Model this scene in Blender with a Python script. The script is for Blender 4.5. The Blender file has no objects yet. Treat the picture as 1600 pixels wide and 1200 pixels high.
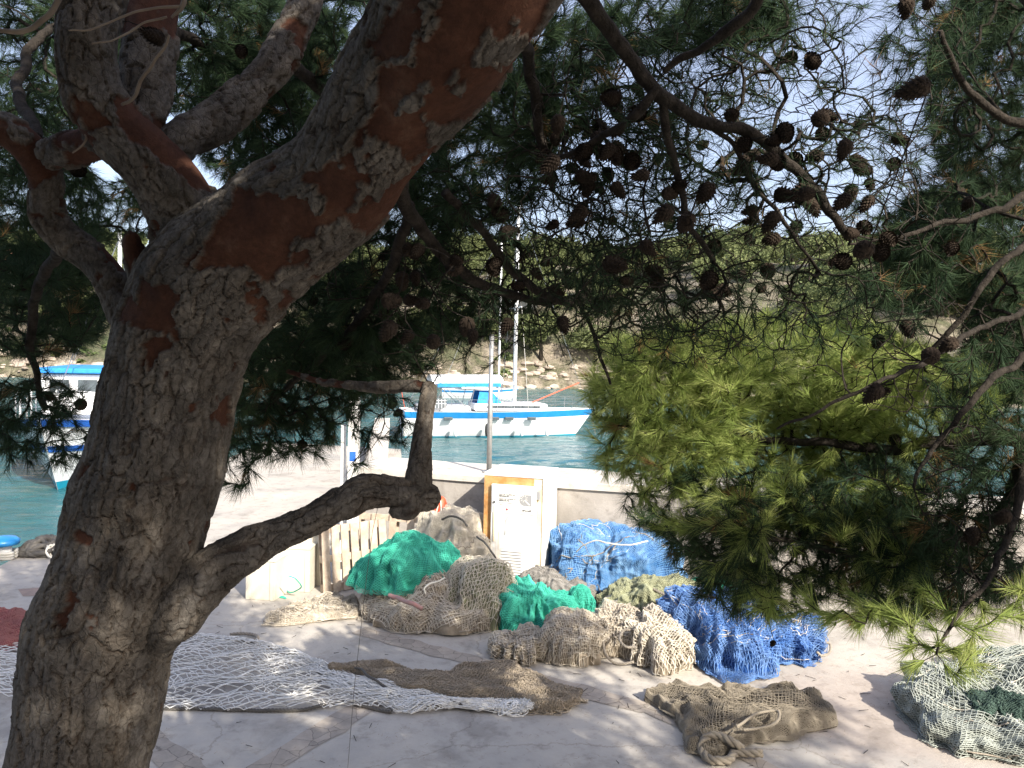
import bpy, math, random
import numpy as np
from mathutils import Matrix, Vector
R_ = math.radians
random.seed(7); rng = np.random.default_rng(11)
scn = bpy.context.scene
COL = scn.collection
# ------------------------------------------------------------------ camera, sky, sun, exposure
FPX = 1209.0                       # focal length in pixels of the 1600 px wide photograph
CAMZ, WATER = 3.0, -1.2
PITCH, ROLL = -2.6, 1.3
cd = bpy.data.cameras.new('camera'); cam = bpy.data.objects.new('camera', cd); COL.objects.link(cam)
cd.sensor_width = 36; cd.lens = FPX/1600*36; cd.clip_start = .05; cd.clip_end = 3000
cam.matrix_world = Matrix.Translation((0, 0, CAMZ)) @ Matrix.Rotation(R_(90+PITCH), 4, 'X') @ Matrix.Rotation(R_(ROLL), 4, 'Z')
scn.camera = cam
SUN_EL, SUN_AZ = 34.0, math.atan2(.56, -.83)       # azimuth measured from +Y towards +X
sdir = Vector((math.sin(SUN_AZ)*math.cos(R_(SUN_EL)), math.cos(SUN_AZ)*math.cos(R_(SUN_EL)), math.sin(R_(SUN_EL))))
ld = bpy.data.lights.new('sun', 'SUN'); ld.energy = 4.6; ld.angle = R_(.53); ld.color = (1, .93, .82)
lo = bpy.data.objects.new('sun', ld); COL.objects.link(lo); lo.rotation_euler = sdir.to_track_quat('Z', 'Y').to_euler(); lo.location = (0, 0, 30)
wd = bpy.data.worlds.new('World'); scn.world = wd; wd.use_nodes = True
wn = wd.node_tree; bg = wn.nodes['Background']; sky = wn.nodes.new('ShaderNodeTexSky')
sky.sky_type = 'NISHITA'; sky.sun_disc = False; sky.sun_elevation = R_(SUN_EL); sky.sun_rotation = SUN_AZ
sky.air_density = 1.0; sky.dust_density = 3.0; sky.ozone_density = 1.2
mxw = wn.nodes.new('ShaderNodeMixRGB'); mxw.inputs[0].default_value = .42; mxw.inputs[2].default_value = (2.75, 2.75, 3.5, 1); wn.links.new(sky.outputs[0], mxw.inputs[1]); wn.links.new(mxw.outputs[0], bg.inputs[0]); bg.inputs[1].default_value = .15
scn.view_settings.view_transform = 'Standard'; scn.view_settings.look = 'None'
scn.view_settings.gamma = 1; scn.view_settings.exposure = 1.15
scn.cycles.max_bounces = 6; scn.cycles.transparent_max_bounces = 6
scn.cycles.diffuse_bounces = 3
# ------------------------------------------------------------------ helpers
CM = np.array(cam.matrix_world)[:3, :3]
def ray(px, py):
    return CM @ np.array([(px-800)/FPX, (600-py)/FPX, -1.0])
def at(px, py, d):                 # a point at view depth d (metres) seen at the photo's pixel
    return np.array([0, 0, CAMZ]) + ray(px, py)*d
def gr(px, py, z=0.0):             # a point on the horizontal plane z
    r = ray(px, py); return np.array([0, 0, CAMZ]) + r*((z-CAMZ)/r[2])
def mesh_obj(name, V, F, m, parent=None, smooth=False, attrs=None):
    """V (n,3); F (k,3) or (k,4) int array or list of tuples"""
    me = bpy.data.meshes.new(name)
    if isinstance(F, np.ndarray):
        V = np.asarray(V, np.float32); k, s = F.shape
        me.vertices.add(len(V)); me.vertices.foreach_set('co', V.ravel())
        me.loops.add(k*s); me.loops.foreach_set('vertex_index', F.astype(np.int32).ravel())
        me.polygons.add(k); me.polygons.foreach_set('loop_start', np.arange(0, k*s, s, dtype=np.int32))
        me.update(calc_edges=True); me.validate()
    else:
        me.from_pydata([tuple(map(float, v)) for v in V], [], [tuple(f) for f in F]); me.update()
    if attrs:
        for n_, a in attrs.items():
            if len(a) == len(me.vertices):
                at_ = me.attributes.new(n_, 'FLOAT', 'POINT'); at_.data.foreach_set('value', np.asarray(a, np.float32))
    if smooth: me.polygons.foreach_set('use_smooth', np.ones(len(me.polygons), dtype=bool))
    me.materials.append(m)
    o = bpy.data.objects.new(name, me); COL.objects.link(o)
    if parent is not None: o.parent = parent
    return o
def empty(name, loc, rz=0):
    o = bpy.data.objects.new(name, None); COL.objects.link(o); o.location = tuple(map(float, loc)); o.rotation_euler = (0, 0, rz)
    o.empty_display_size = .1
    return o
def tag(o, label=None, cat=None, group=None, kind=None):
    if label: o['label'] = label
    if cat: o['category'] = cat
    if group: o['group'] = group
    if kind: o['kind'] = kind
    return o
def link(o, parent):               # parent without moving the child in the world
    o.parent = parent; o.matrix_parent_inverse = Matrix.Translation(-Vector(parent.location)) if parent.rotation_euler.z == 0 else (Matrix.Translation(parent.location) @ Matrix.Rotation(parent.rotation_euler.z, 4, 'Z')).inverted()
    return o
class MB:
    def __init__(s): s.V = []; s.F = []
    def add(s, V, F):
        b = len(s.V); s.V += [tuple(v) for v in V]; s.F += [tuple(i+b for i in f) for f in F]; return s
    def box(s, c, d, rx=0, ry=0, rz=0):
        M = Matrix.Translation(c) @ Matrix.Rotation(rz, 4, 'Z') @ Matrix.Rotation(ry, 4, 'Y') @ Matrix.Rotation(rx, 4, 'X')
        P = [M @ Vector((x*d[0]/2, y*d[1]/2, z*d[2]/2)) for x, y, z in ((-1,-1,-1),(1,-1,-1),(1,1,-1),(-1,1,-1),(-1,-1,1),(1,-1,1),(1,1,1),(-1,1,1))]
        return s.add(P, [(0,3,2,1),(4,5,6,7),(0,1,5,4),(1,2,6,5),(2,3,7,6),(3,0,4,7)])
    def tube(s, P, r, n=8, cap=True):
        P = [Vector(tuple(map(float, p))) for p in P]; rs = r if hasattr(r, '__len__') else [r]*len(P)
        up = Vector((0, 0, 1)); V = []; F = []; u = None
        for i, p in enumerate(P):
            t = (P[min(i+1, len(P)-1)]-P[max(i-1, 0)])
            t = t.normalized() if t.length > 1e-9 else Vector((0, 0, 1))
            if u is None:
                u = t.cross(Vector((0, 0, 1)));
                if u.length < .05: u = t.cross(Vector((1, 0, 0)))
                u.normalize()
            u = (u - t*u.dot(t)).normalized(); w = t.cross(u)
            for k in range(n):
                a = 2*math.pi*k/n; V.append(p+(u*math.cos(a)+w*math.sin(a))*rs[i])
        for i in range(len(P)-1):
            for k in range(n):
                k2 = (k+1) % n; F.append((i*n+k, i*n+k2, (i+1)*n+k2, (i+1)*n+k))
        if cap: F.append(tuple(range(n))[::-1]); F.append(tuple(range((len(P)-1)*n, len(P)*n)))
        return s.add(V, F)
    def lathe(s, prof, c=(0, 0, 0), n=16):
        V = []; F = []
        for r, z in prof:
            for k in range(n):
                a = 2*math.pi*k/n; V.append((c[0]+r*math.cos(a), c[1]+r*math.sin(a), c[2]+z))
        for i in range(len(prof)-1):
            for k in range(n):
                k2 = (k+1) % n; F.append((i*n+k, i*n+k2, (i+1)*n+k2, (i+1)*n+k))
        F.append(tuple(range(n))[::-1]); F.append(tuple(range((len(prof)-1)*n, len(prof)*n)))
        return s.add(V, F)
    def build(s, name, m, parent=None, smooth=False, bevel=0):
        o = mesh_obj(name, s.V, s.F, m, parent, smooth)
        if bevel:
            b = o.modifiers.new('bevel', 'BEVEL'); b.width = bevel; b.segments = 2; b.limit_method = 'ANGLE'
        return o
def catmull(P, n):
    P = np.asarray(P, float); Q = np.vstack([2*P[0]-P[1], P, 2*P[-1]-P[-2]]); out = []
    seg = len(P)-1
    for t in np.linspace(0, seg, n):
        i = min(int(t), seg-1); f = t-i; a, b, c, d = Q[i], Q[i+1], Q[i+2], Q[i+3]
        out.append(.5*((2*b)+(-a+c)*f+(2*a-5*b+4*c-d)*f*f+(-a+3*b-3*c+d)*f**3))
    return np.array(out)
# noise on arrays
def _h(ix, iy, iz, seed):
    h = (ix.astype(np.int64)*374761393 + iy.astype(np.int64)*668265263 + iz.astype(np.int64)*2147483647 + seed*974711) & 0xffffffff
    h = ((h ^ (h >> 13))*1274126177) & 0xffffffff
    h = ((h ^ (h >> 16))*2246822519) & 0xffffffff
    return ((h ^ (h >> 15)) & 0xffffff)/float(0xffffff)
def vn(x, y, z=0.0, seed=0):
    x, y, z = np.broadcast_arrays(np.asarray(x, float), np.asarray(y, float), np.asarray(z, float))
    ix, iy, iz = np.floor(x), np.floor(y), np.floor(z); fx, fy, fz = x-ix, y-iy, z-iz
    fx, fy, fz = [f*f*(3-2*f) for f in (fx, fy, fz)]; r = 0
    for a in (0, 1):
        for b in (0, 1):
            for c in (0, 1):
                r = r + _h(ix+a, iy+b, iz+c, seed)*(fx if a else 1-fx)*(fy if b else 1-fy)*(fz if c else 1-fz)
    return r*2-1
def fbm(x, y, z=0.0, seed=0, o=4):
    r = 0; a = .5; s = 1.0
    for i in range(o): r = r + a*vn(x*s, y*s, z*s, seed+i*17); a *= .5; s *= 2.03
    return r
def sm(a, b, x): t = np.clip((x-a)/(b-a), 0, 1); return t*t*(3-2*t)
def prisms(A, B, ra, rb, s=3):
    A = np.asarray(A, float); B = np.asarray(B, float); n = len(A)
    T = B-A; L = np.linalg.norm(T, axis=1, keepdims=True)+1e-9; T = T/L
    ref = np.where(np.abs(T[:, 2:3]) > .9, np.array([[1., 0, 0]]), np.array([[0, 0, 1.]]))
    U = np.cross(T, ref); U /= np.linalg.norm(U, axis=1, keepdims=True)+1e-9; W = np.cross(T, U)
    ra = np.broadcast_to(np.asarray(ra, float), (n,)); rb = np.broadcast_to(np.asarray(rb, float), (n,))
    V = np.empty((n, 2, s, 3))
    for k in range(s):
        a = 2*math.pi*k/s; D = U*math.cos(a)+W*math.sin(a)
        V[:, 0, k] = A+D*ra[:, None]-T*ra[:, None]*.5; V[:, 1, k] = B+D*rb[:, None]+T*rb[:, None]*.5
    base = (np.arange(n)*2*s)[:, None]; F = []
    for k in range(s):
        k2 = (k+1) % s; F.append(np.concatenate([base+k, base+k2, base+s+k2, base+s+k], 1))
    return V.reshape(-1, 3), np.stack(F, 1).reshape(-1, 4)
# ------------------------------------------------------------------ materials
def nt(name):
    m = bpy.data.materials.new(name); m.use_nodes = True; t = m.node_tree; return m, t, t.nodes, t.links, t.nodes['Principled BSDF']
def ramp(N, stops):
    r = N.new('ShaderNodeValToRGB'); e = r.color_ramp.elements
    while len(e) < len(stops): e.new(.5)
    for el, (p, c) in zip(e, stops): el.position = p; el.color = (*c, 1) if len(c) == 3 else c
    return r
def noise_tex(N, L, scale, detail=6, rough=.6, vec=None, dist=0):
    n = N.new('ShaderNodeTexNoise'); n.inputs['Scale'].default_value = scale; n.inputs['Detail'].default_value = detail
    n.inputs['Roughness'].default_value = rough; n.inputs['Distortion'].default_value = dist
    if vec is not None: L.new(vec, n.inputs['Vector'])
    return n
def mat(name, c1, c2=None, scale=8, rough=.7, bump=0, bscale=40, metal=0, spec=.5, lo_=.35, hi=.65):
    m, t, N, L, p = nt(name); tc = N.new('ShaderNodeTexCoord')
    p.inputs['Roughness'].default_value = rough; p.inputs['Metallic'].default_value = metal; p.inputs['Specular IOR Level'].default_value = spec
    if c2 is None: c2 = tuple(x*.8 for x in c1)
    n = noise_tex(N, L, scale, vec=tc.outputs['Object']); r = ramp(N, [(lo_, c1), (hi, c2)])
    L.new(n.outputs['Fac'], r.inputs[0]); L.new(r.outputs[0], p.inputs['Base Color'])
    if bump:
        n2 = noise_tex(N, L, bscale, vec=tc.outputs['Object']); b = N.new('ShaderNodeBump'); b.inputs['Strength'].default_value = bump; b.inputs['Distance'].default_value = .02
        L.new(n2.outputs['Fac'], b.inputs['Height']); L.new(b.outputs[0], p.inputs['Normal'])
    return m
def concrete(name, c1, c2, c3, crack=True, stain=None):
    m, t, N, L, p = nt(name); tc = N.new('ShaderNodeTexCoord'); V = tc.outputs['Object']
    n1 = noise_tex(N, L, .55, 8, .62, V, .4); n2 = noise_tex(N, L, 6, 8, .7, V)
    r1 = ramp(N, [(.34, c1), (.52, c2), (.68, c3)]); L.new(n1.outputs['Fac'], r1.inputs[0])
    mx = N.new('ShaderNodeMixRGB'); mx.blend_type = 'MULTIPLY'; mx.inputs[0].default_value = .75
    r2 = ramp(N, [(.28, (.50, .48, .46)), (.46, (.90, .90, .90)), (.75, (1, 1, 1))]); L.new(n2.outputs['Fac'], r2.inputs[0])
    L.new(r1.outputs[0], mx.inputs[1]); L.new(r2.outputs[0], mx.inputs[2]); out = mx.outputs[0]
    # small dark spots and pits
    vs = N.new('ShaderNodeTexVoronoi'); vs.inputs['Scale'].default_value = 3.1; L.new(V, vs.inputs['Vector'])
    n4 = noise_tex(N, L, 14, 4, .6, V); ad = N.new('ShaderNodeMath'); ad.operation = 'MULTIPLY_ADD'; ad.inputs[1].default_value = .22
    L.new(n4.outputs['Fac'], ad.inputs[0]); L.new(vs.outputs['Distance'], ad.inputs[2])
    r4 = ramp(N, [(.13, (.45, .43, .40)), (.2, (1, 1, 1))]); L.new(ad.outputs[0], r4.inputs[0])
    m4 = N.new('ShaderNodeMixRGB'); m4.blend_type = 'MULTIPLY'; m4.inputs[0].default_value = .3; L.new(out, m4.inputs[1]); L.new(r4.outputs[0], m4.inputs[2]); out = m4.outputs[0]
    n6 = noise_tex(N, L, 1.4, 7, .68, V, .3); r6 = ramp(N, [(.36, (.66, .65, .64)), (.47, (1, 1, 1))]); L.new(n6.outputs['Fac'], r6.inputs[0])
    m6 = N.new('ShaderNodeMixRGB'); m6.blend_type = 'MULTIPLY'; m6.inputs[0].default_value = .7; L.new(out, m6.inputs[1]); L.new(r6.outputs[0], m6.inputs[2]); out = m6.outputs[0]
    if crack:
        wv = N.new('ShaderNodeMixRGB'); wv.inputs[0].default_value = .3; L.new(V, wv.inputs[1]); nn = noise_tex(N, L, 1.6, 6, .7, V); L.new(nn.outputs['Color'], wv.inputs[2])
        vo = N.new('ShaderNodeTexVoronoi'); vo.feature = 'DISTANCE_TO_EDGE'; vo.inputs['Scale'].default_value = .42; L.new(wv.outputs[0], vo.inputs['Vector'])
        r3 = ramp(N, [(.0, (.5, .46, .41)), (.0035, (1, 1, 1))]); L.new(vo.outputs['Distance'], r3.inputs[0])
        m3 = N.new('ShaderNodeMixRGB'); m3.blend_type = 'MULTIPLY'; m3.inputs[0].default_value = .5; L.new(out, m3.inputs[1]); L.new(r3.outputs[0], m3.inputs[2]); out = m3.outputs[0]
    if stain:
        vm = N.new('ShaderNodeVectorMath'); vm.operation = 'DISTANCE'; vm.inputs[1].default_value = stain[0]; L.new(V, vm.inputs[0])
        ns = noise_tex(N, L, 2.5, 6, .7, V); ma = N.new('ShaderNodeMath'); ma.operation = 'MULTIPLY_ADD'; ma.inputs[1].default_value = 1.6; L.new(ns.outputs['Fac'], ma.inputs[0]); L.new(vm.outputs['Value'], ma.inputs[2])
        rs = ramp(N, [(.75, (1, 1, 1)), (1.0, (0, 0, 0))]); dv = N.new('ShaderNodeMath'); dv.operation = 'DIVIDE'; dv.inputs[1].default_value = stain[1]; L.new(ma.outputs[0], dv.inputs[0]); L.new(dv.outputs[0], rs.inputs[0])
        sc_ = N.new('ShaderNodeMath'); sc_.operation = 'MULTIPLY'; sc_.inputs[1].default_value = .2; L.new(rs.outputs[0], sc_.inputs[0])
        ms = N.new('ShaderNodeMixRGB'); ms.blend_type = 'MULTIPLY'; L.new(sc_.outputs[0], ms.inputs[0]); L.new(out, ms.inputs[1]); ms.inputs[2].default_value = (.8, .48, .36, 1); out = ms.outputs[0]
    L.new(out, p.inputs['Base Color']); p.inputs['Roughness'].default_value = .88; p.inputs['Specular IOR Level'].default_value = .25
    n3 = noise_tex(N, L, 22, 8, .75, V); b = N.new('ShaderNodeBump'); b.inputs['Strength'].default_value = .35; b.inputs['Distance'].default_value = .02
    L.new(n3.outputs['Fac'], b.inputs['Height']); L.new(b.outputs[0], p.inputs['Normal'])
    return m
M = {}
M['quay'] = concrete('quay_concrete', (.50, .455, .39), (.42, .39, .345), (.33, .315, .29), True, (tuple(gr(1360, 1110)), 1.9))
M['wall'] = concrete('wall_concrete', (.44, .405, .36), (.37, .34, .305), (.25, .23, .205), False)
M['wallcap'] = concrete('cap_concrete', (.62, .58, .51), (.55, .51, .45), (.42, .39, .35), False)
M['white'] = mat('white_paint', (.80, .79, .76), (.70, .68, .63), 5, .5, .1, 60)
def streaky(name):
    m, t, N, L, p = nt(name); tc = N.new('ShaderNodeTexCoord'); mp = N.new('ShaderNodeMapping'); mp.inputs['Scale'].default_value = (14, 14, .9); L.new(tc.outputs['Object'], mp.inputs[0])
    n = noise_tex(N, L, 1, 5, .6, mp.outputs[0]); r = ramp(N, [(.58, (.80, .79, .76)), (.70, (.66, .58, .45)), (.80, (.50, .32, .16))]); L.new(n.outputs['Fac'], r.inputs[0]); n2 = noise_tex(N, L, 7, 8, .7, tc.outputs['Object'])
    r2 = ramp(N, [(.33, (.72, .70, .66)), (.5, (1, 1, 1))]); L.new(n2.outputs['Fac'], r2.inputs[0]); mx = N.new('ShaderNodeMixRGB'); mx.blend_type = 'MULTIPLY'; mx.inputs[0].default_value = .6; L.new(r.outputs[0], mx.inputs[1]); L.new(r2.outputs[0], mx.inputs[2]); L.new(mx.outputs[0], p.inputs['Base Color']); p.inputs['Roughness'].default_value = .55
    return m
M['cab'] = streaky('weathered_white')
M['gelcoat'] = mat('white_gelcoat', (.80, .81, .82), (.72, .73, .74), 3, .25)
M['boatblue'] = mat('boat_blue', (.02, .22, .52), (.015, .18, .45), 3, .35)
M['deepblue'] = mat('deep_blue', (.02, .10, .46), (.03, .14, .52), 3, .4)
M['boot'] = mat('antifouling', (.01, .28, .42), (.01, .22, .34), 3, .5)
M['canvas'] = mat('blue_canvas', (.02, .24, .6), (.015, .17, .5), 6, .8)
M['dark'] = mat('dark_rubber', (.02, .02, .022), (.035, .033, .03), 10, .6)
M['glass'] = mat('dark_glass', (.05, .06, .07), (.08, .1, .11), 4, .08)
M['steel'] = mat('steel', (.42, .42, .42), (.33, .33, .32), 15, .35, metal=.8)
M['galv'] = mat('galvanised', (.36, .36, .35), (.27, .26, .25), 20, .5, metal=.5)
M['palletwood'] = mat('pallet_wood', (.52, .43, .33), (.36, .28, .21), 9, .85, .3, 60)
M['cream'] = mat('cream_board', (.60, .57, .48), (.50, .46, .37), 3, .7, .1, 30)
M['rust'] = mat('orange_rust', (.42, .185, .05), (.60, .37, .16), 7, .8, .2, 30)
M['rustlight'] = mat('pale_rust', (.74, .58, .34), (.80, .72, .56), 5, .8, .2, 30)
M['signgrey'] = mat('sign_grey', (.30, .30, .30), (.28, .28, .28), 5, .6)
M['ink'] = mat('ink', (.05, .05, .05), (.06, .06, .06), 5, .7)
M['redink'] = mat('red_ink', (.35, .04, .06), (.3, .04, .05), 5, .7)
M['orange'] = mat('orange_plastic', (.75, .10, .04), (.62, .08, .03), 6, .5)
M['bark'] = None
def net_mat(name, c1, c2, rough=.85, sheen=0):
    m, t, N, L, p = nt(name); tc = N.new('ShaderNodeTexCoord'); V = tc.outputs['Object']
    n = noise_tex(N, L, 3.2, 8, .7, V, .5); n2 = noise_tex(N, L, 34, 4, .7, V)
    a = N.new('ShaderNodeMath'); a.operation = 'MULTIPLY_ADD'; a.inputs[1].default_value = .35; L.new(n2.outputs['Fac'], a.inputs[0]); 
    s = N.new('ShaderNodeMath'); s.operation = 'MULTIPLY_ADD'; s.inputs[1].default_value = .8; s.inputs[2].default_value = -.07; L.new(n.outputs['Fac'], s.inputs[0]); L.new(s.outputs[0], a.inputs[2])
    r = ramp(N, [(.34, c1), (.66, c2)]); L.new(a.outputs[0], r.inputs[0]); L.new(r.outputs[0], p.inputs['Base Color'])
    p.inputs['Roughness'].default_value = rough; p.inputs['Specular IOR Level'].default_value = .25
    b = N.new('ShaderNodeBump'); b.inputs['Strength'].default_value = .6; b.inputs['Distance'].default_value = .006
    n3 = noise_tex(N, L, 90, 3, .7, V); L.new(n3.outputs['Fac'], b.inputs['Height']); L.new(b.outputs[0], p.inputs['Normal'])
    return m
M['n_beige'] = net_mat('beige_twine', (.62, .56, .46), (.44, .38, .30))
M['n_beige_in'] = net_mat('beige_netting', (.34, .29, .225), (.19, .155, .11))  # net cores darker than their twine: shade behind the mesh put into colour
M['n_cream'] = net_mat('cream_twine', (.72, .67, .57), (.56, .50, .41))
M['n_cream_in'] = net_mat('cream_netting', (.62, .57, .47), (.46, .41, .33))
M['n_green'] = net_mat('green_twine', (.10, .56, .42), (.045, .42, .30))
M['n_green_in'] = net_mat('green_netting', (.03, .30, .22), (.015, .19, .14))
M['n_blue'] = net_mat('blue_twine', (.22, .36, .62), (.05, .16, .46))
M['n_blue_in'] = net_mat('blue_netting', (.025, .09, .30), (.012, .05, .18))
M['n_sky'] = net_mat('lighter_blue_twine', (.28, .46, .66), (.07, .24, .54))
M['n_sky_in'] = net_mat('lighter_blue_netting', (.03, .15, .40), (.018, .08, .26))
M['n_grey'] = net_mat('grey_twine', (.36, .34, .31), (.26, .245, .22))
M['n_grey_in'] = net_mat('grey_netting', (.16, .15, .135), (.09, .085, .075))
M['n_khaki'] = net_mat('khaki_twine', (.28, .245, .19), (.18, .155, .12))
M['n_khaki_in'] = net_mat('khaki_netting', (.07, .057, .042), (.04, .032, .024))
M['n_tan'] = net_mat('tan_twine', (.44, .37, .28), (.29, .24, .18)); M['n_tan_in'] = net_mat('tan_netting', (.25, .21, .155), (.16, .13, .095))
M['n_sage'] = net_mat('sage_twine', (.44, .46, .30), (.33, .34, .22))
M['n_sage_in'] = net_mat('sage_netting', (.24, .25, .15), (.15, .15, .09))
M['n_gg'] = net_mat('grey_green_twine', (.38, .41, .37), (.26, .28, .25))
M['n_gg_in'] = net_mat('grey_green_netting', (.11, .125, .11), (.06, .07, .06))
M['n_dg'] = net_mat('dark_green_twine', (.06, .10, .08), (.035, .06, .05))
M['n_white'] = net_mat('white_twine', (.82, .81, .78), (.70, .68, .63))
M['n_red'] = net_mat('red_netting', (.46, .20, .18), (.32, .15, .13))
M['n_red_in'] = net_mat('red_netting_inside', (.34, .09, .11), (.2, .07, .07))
M['rope'] = net_mat('grey_rope', (.33, .29, .24), (.22, .195, .16))
M['rope_dark'] = net_mat('dark_rope', (.075, .07, .065), (.13, .12, .105))
M['rope_white'] = net_mat('white_rope', (.75, .72, .63), (.6, .56, .47))
# bark: the plate / peeled / crevice values come from the relief that is modelled below
def bark_mat():
    m, t, N, L, p = nt('pine_bark'); tc = N.new('ShaderNodeTexCoord'); V = tc.outputs['Object']
    def att(n): a = N.new('ShaderNodeAttribute'); a.attribute_name = n; return a.outputs['Fac']
    n1 = noise_tex(N, L, 9, 8, .7, V); n2 = noise_tex(N, L, 55, 8, .75, V); n3 = noise_tex(N, L, 3, 5, .6, V)
    grey = ramp(N, [(.3, (.060, .054, .047)), (.5, (.118, .107, .095)), (.72, (.20, .185, .167))]); L.new(n1.outputs['Fac'], grey.inputs[0])
    gm = N.new('ShaderNodeMixRGB'); gm.blend_type = 'MULTIPLY'; gm.inputs[0].default_value = .8
    g2 = ramp(N, [(.35, (.55, .53, .50)), (.6, (1.1, 1.08, 1.05))]); L.new(n2.outputs['Fac'], g2.inputs[0]); L.new(grey.outputs[0], gm.inputs[1]); L.new(g2.outputs[0], gm.inputs[2])
    red = ramp(N, [(.3, (.040, .017, .011)), (.55, (.080, .034, .020)), (.75, (.125, .072, .048))]); L.new(n1.outputs['Fac'], red.inputs[0])
    rm = N.new('ShaderNodeMixRGB'); rm.blend_type = 'MULTIPLY'; rm.inputs[0].default_value = .6; L.new(red.outputs[0], rm.inputs[1]); L.new(g2.outputs[0], rm.inputs[2])
    # plates differ in tone
    ct = ramp(N, [(0, (.8, .8, .82)), (.5, (1, .98, .95)), (1, (1.15, 1.07, .98))]); L.new(att('cell'), ct.inputs[0])
    cm = N.new('ShaderNodeMixRGB'); cm.blend_type = 'MULTIPLY'; cm.inputs[0].default_value = 1; L.new(gm.outputs[0], cm.inputs[1]); L.new(ct.outputs[0], cm.inputs[2])
    mr = N.new('ShaderNodeMixRGB'); L.new(att('peel'), mr.inputs[0]); L.new(cm.outputs[0], mr.inputs[1]); L.new(rm.outputs[0], mr.inputs[2])
    cr = N.new('ShaderNodeMixRGB'); cr.blend_type = 'MIX'; L.new(att('crev'), cr.inputs[0]); L.new(mr.outputs[0], cr.inputs[1]); cr.inputs[2].default_value = (.05, .032, .022, 1)
    L.new(cr.outputs[0], p.inputs['Base Color']); p.inputs['Roughness'].default_value = .92; p.inputs['Specular IOR Level'].default_value = .2
    mp = N.new('ShaderNodeMapping'); mp.inputs['Scale'].default_value = (1, 1, .42); wq = N.new('ShaderNodeMixRGB'); wq.inputs[0].default_value = .06; L.new(V, wq.inputs[1]); nq = noise_tex(N, L, 14, 4, .6, V); L.new(nq.outputs['Color'], wq.inputs[2]); L.new(wq.outputs[0], mp.inputs[0])
    vq = N.new('ShaderNodeTexVoronoi'); vq.feature = 'DISTANCE_TO_EDGE'; vq.inputs['Scale'].default_value = 44; L.new(mp.outputs[0], vq.inputs['Vector']); rq = ramp(N, [(.0, (0, 0, 0)), (.09, (1, 1, 1))]); L.new(vq.outputs['Distance'], rq.inputs[0])
    inv = N.new('ShaderNodeMath'); inv.operation = 'SUBTRACT'; inv.inputs[0].default_value = 1; L.new(att('peel'), inv.inputs[1]); fq = N.new('ShaderNodeMath'); fq.operation = 'MULTIPLY'; fq.inputs[1].default_value = .38; L.new(inv.outputs[0], fq.inputs[0])
    cq = N.new('ShaderNodeMixRGB'); cq.blend_type = 'MULTIPLY'; L.new(fq.outputs[0], cq.inputs[0]); L.new(cr.outputs[0], cq.inputs[1]); rq2 = ramp(N, [(.0, (.45, .42, .40)), (.12, (1, 1, 1))]); L.new(vq.outputs['Distance'], rq2.inputs[0]); L.new(rq2.outputs[0], cq.inputs[2]); L.new(cq.outputs[0], p.inputs['Base Color'])
    hq = N.new('ShaderNodeMath'); hq.operation = 'MULTIPLY'; L.new(rq.outputs[0], hq.inputs[0]); L.new(fq.outputs[0], hq.inputs[1])
    a0 = N.new('ShaderNodeMath'); a0.operation = 'ADD'; L.new(n2.outputs['Fac'], a0.inputs[0]); L.new(hq.outputs[0], a0.inputs[1])
    ad = N.new('ShaderNodeMath'); ad.operation = 'ADD'; L.new(a0.outputs[0], ad.inputs[0]); L.new(n1.outputs['Fac'], ad.inputs[1])
    b = N.new('ShaderNodeBump'); b.inputs['Strength'].default_value = .8; b.inputs['Distance'].default_value = .008; L.new(ad.outputs[0], b.inputs['Height']); L.new(b.outputs[0], p.inputs['Normal'])
    return m
M['bark'] = bark_mat()
M['twig'] = mat('twig_bark', (.020, .017, .014), (.048, .040, .033), 26, .95, .9, 45, spec=.12)
M['deadtwig'] = mat('dead_twig_bark', (.21, .165, .12), (.15, .115, .085), 20, .9)
def needle_mat(name, cols, trans):
    m, t, N, L, p = nt(name); a = N.new('ShaderNodeAttribute'); a.attribute_name = 'tint'
    r = ramp(N, cols); L.new(a.outputs['Fac'], r.inputs[0]); L.new(r.outputs[0], p.inputs['Base Color'])
    p.inputs['Roughness'].default_value = .7; p.inputs['Specular IOR Level'].default_value = .12
    tr = N.new('ShaderNodeBsdfTranslucent'); L.new(r.outputs[0], tr.inputs[0]); mx = N.new('ShaderNodeMixShader'); mx.inputs[0].default_value = trans
    L.new(p.outputs[0], mx.inputs[1]); L.new(tr.outputs[0], mx.inputs[2]); L.new(mx.outputs[0], N['Material Output'].inputs[0])
    return m
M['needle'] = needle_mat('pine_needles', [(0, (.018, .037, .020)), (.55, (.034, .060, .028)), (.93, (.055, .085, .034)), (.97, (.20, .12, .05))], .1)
M['needle_lit'] = needle_mat('lit_pine_needles', [(0, (.19, .26, .07)), (.5, (.33, .40, .115)), (.93, (.46, .48, .19)), (.98, (.36, .24, .10))], .45)  # bright copy of the needles, with sunlight put into the colour
M['conemat'] = mat('pine_cone_scales', (.022, .016, .012), (.052, .038, .028), 30, .9, .3, 80, spec=.12)
M['leaf'] = needle_mat('far_foliage', [(0, (.07, .09, .045)), (.5, (.13, .155, .065)), (1, (.23, .25, .11))], .2)
M['scrub'] = needle_mat('scrub_foliage', [(0, (.07, .10, .04)), (.5, (.14, .17, .07)), (1, (.26, .22, .13))], .15)
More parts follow.
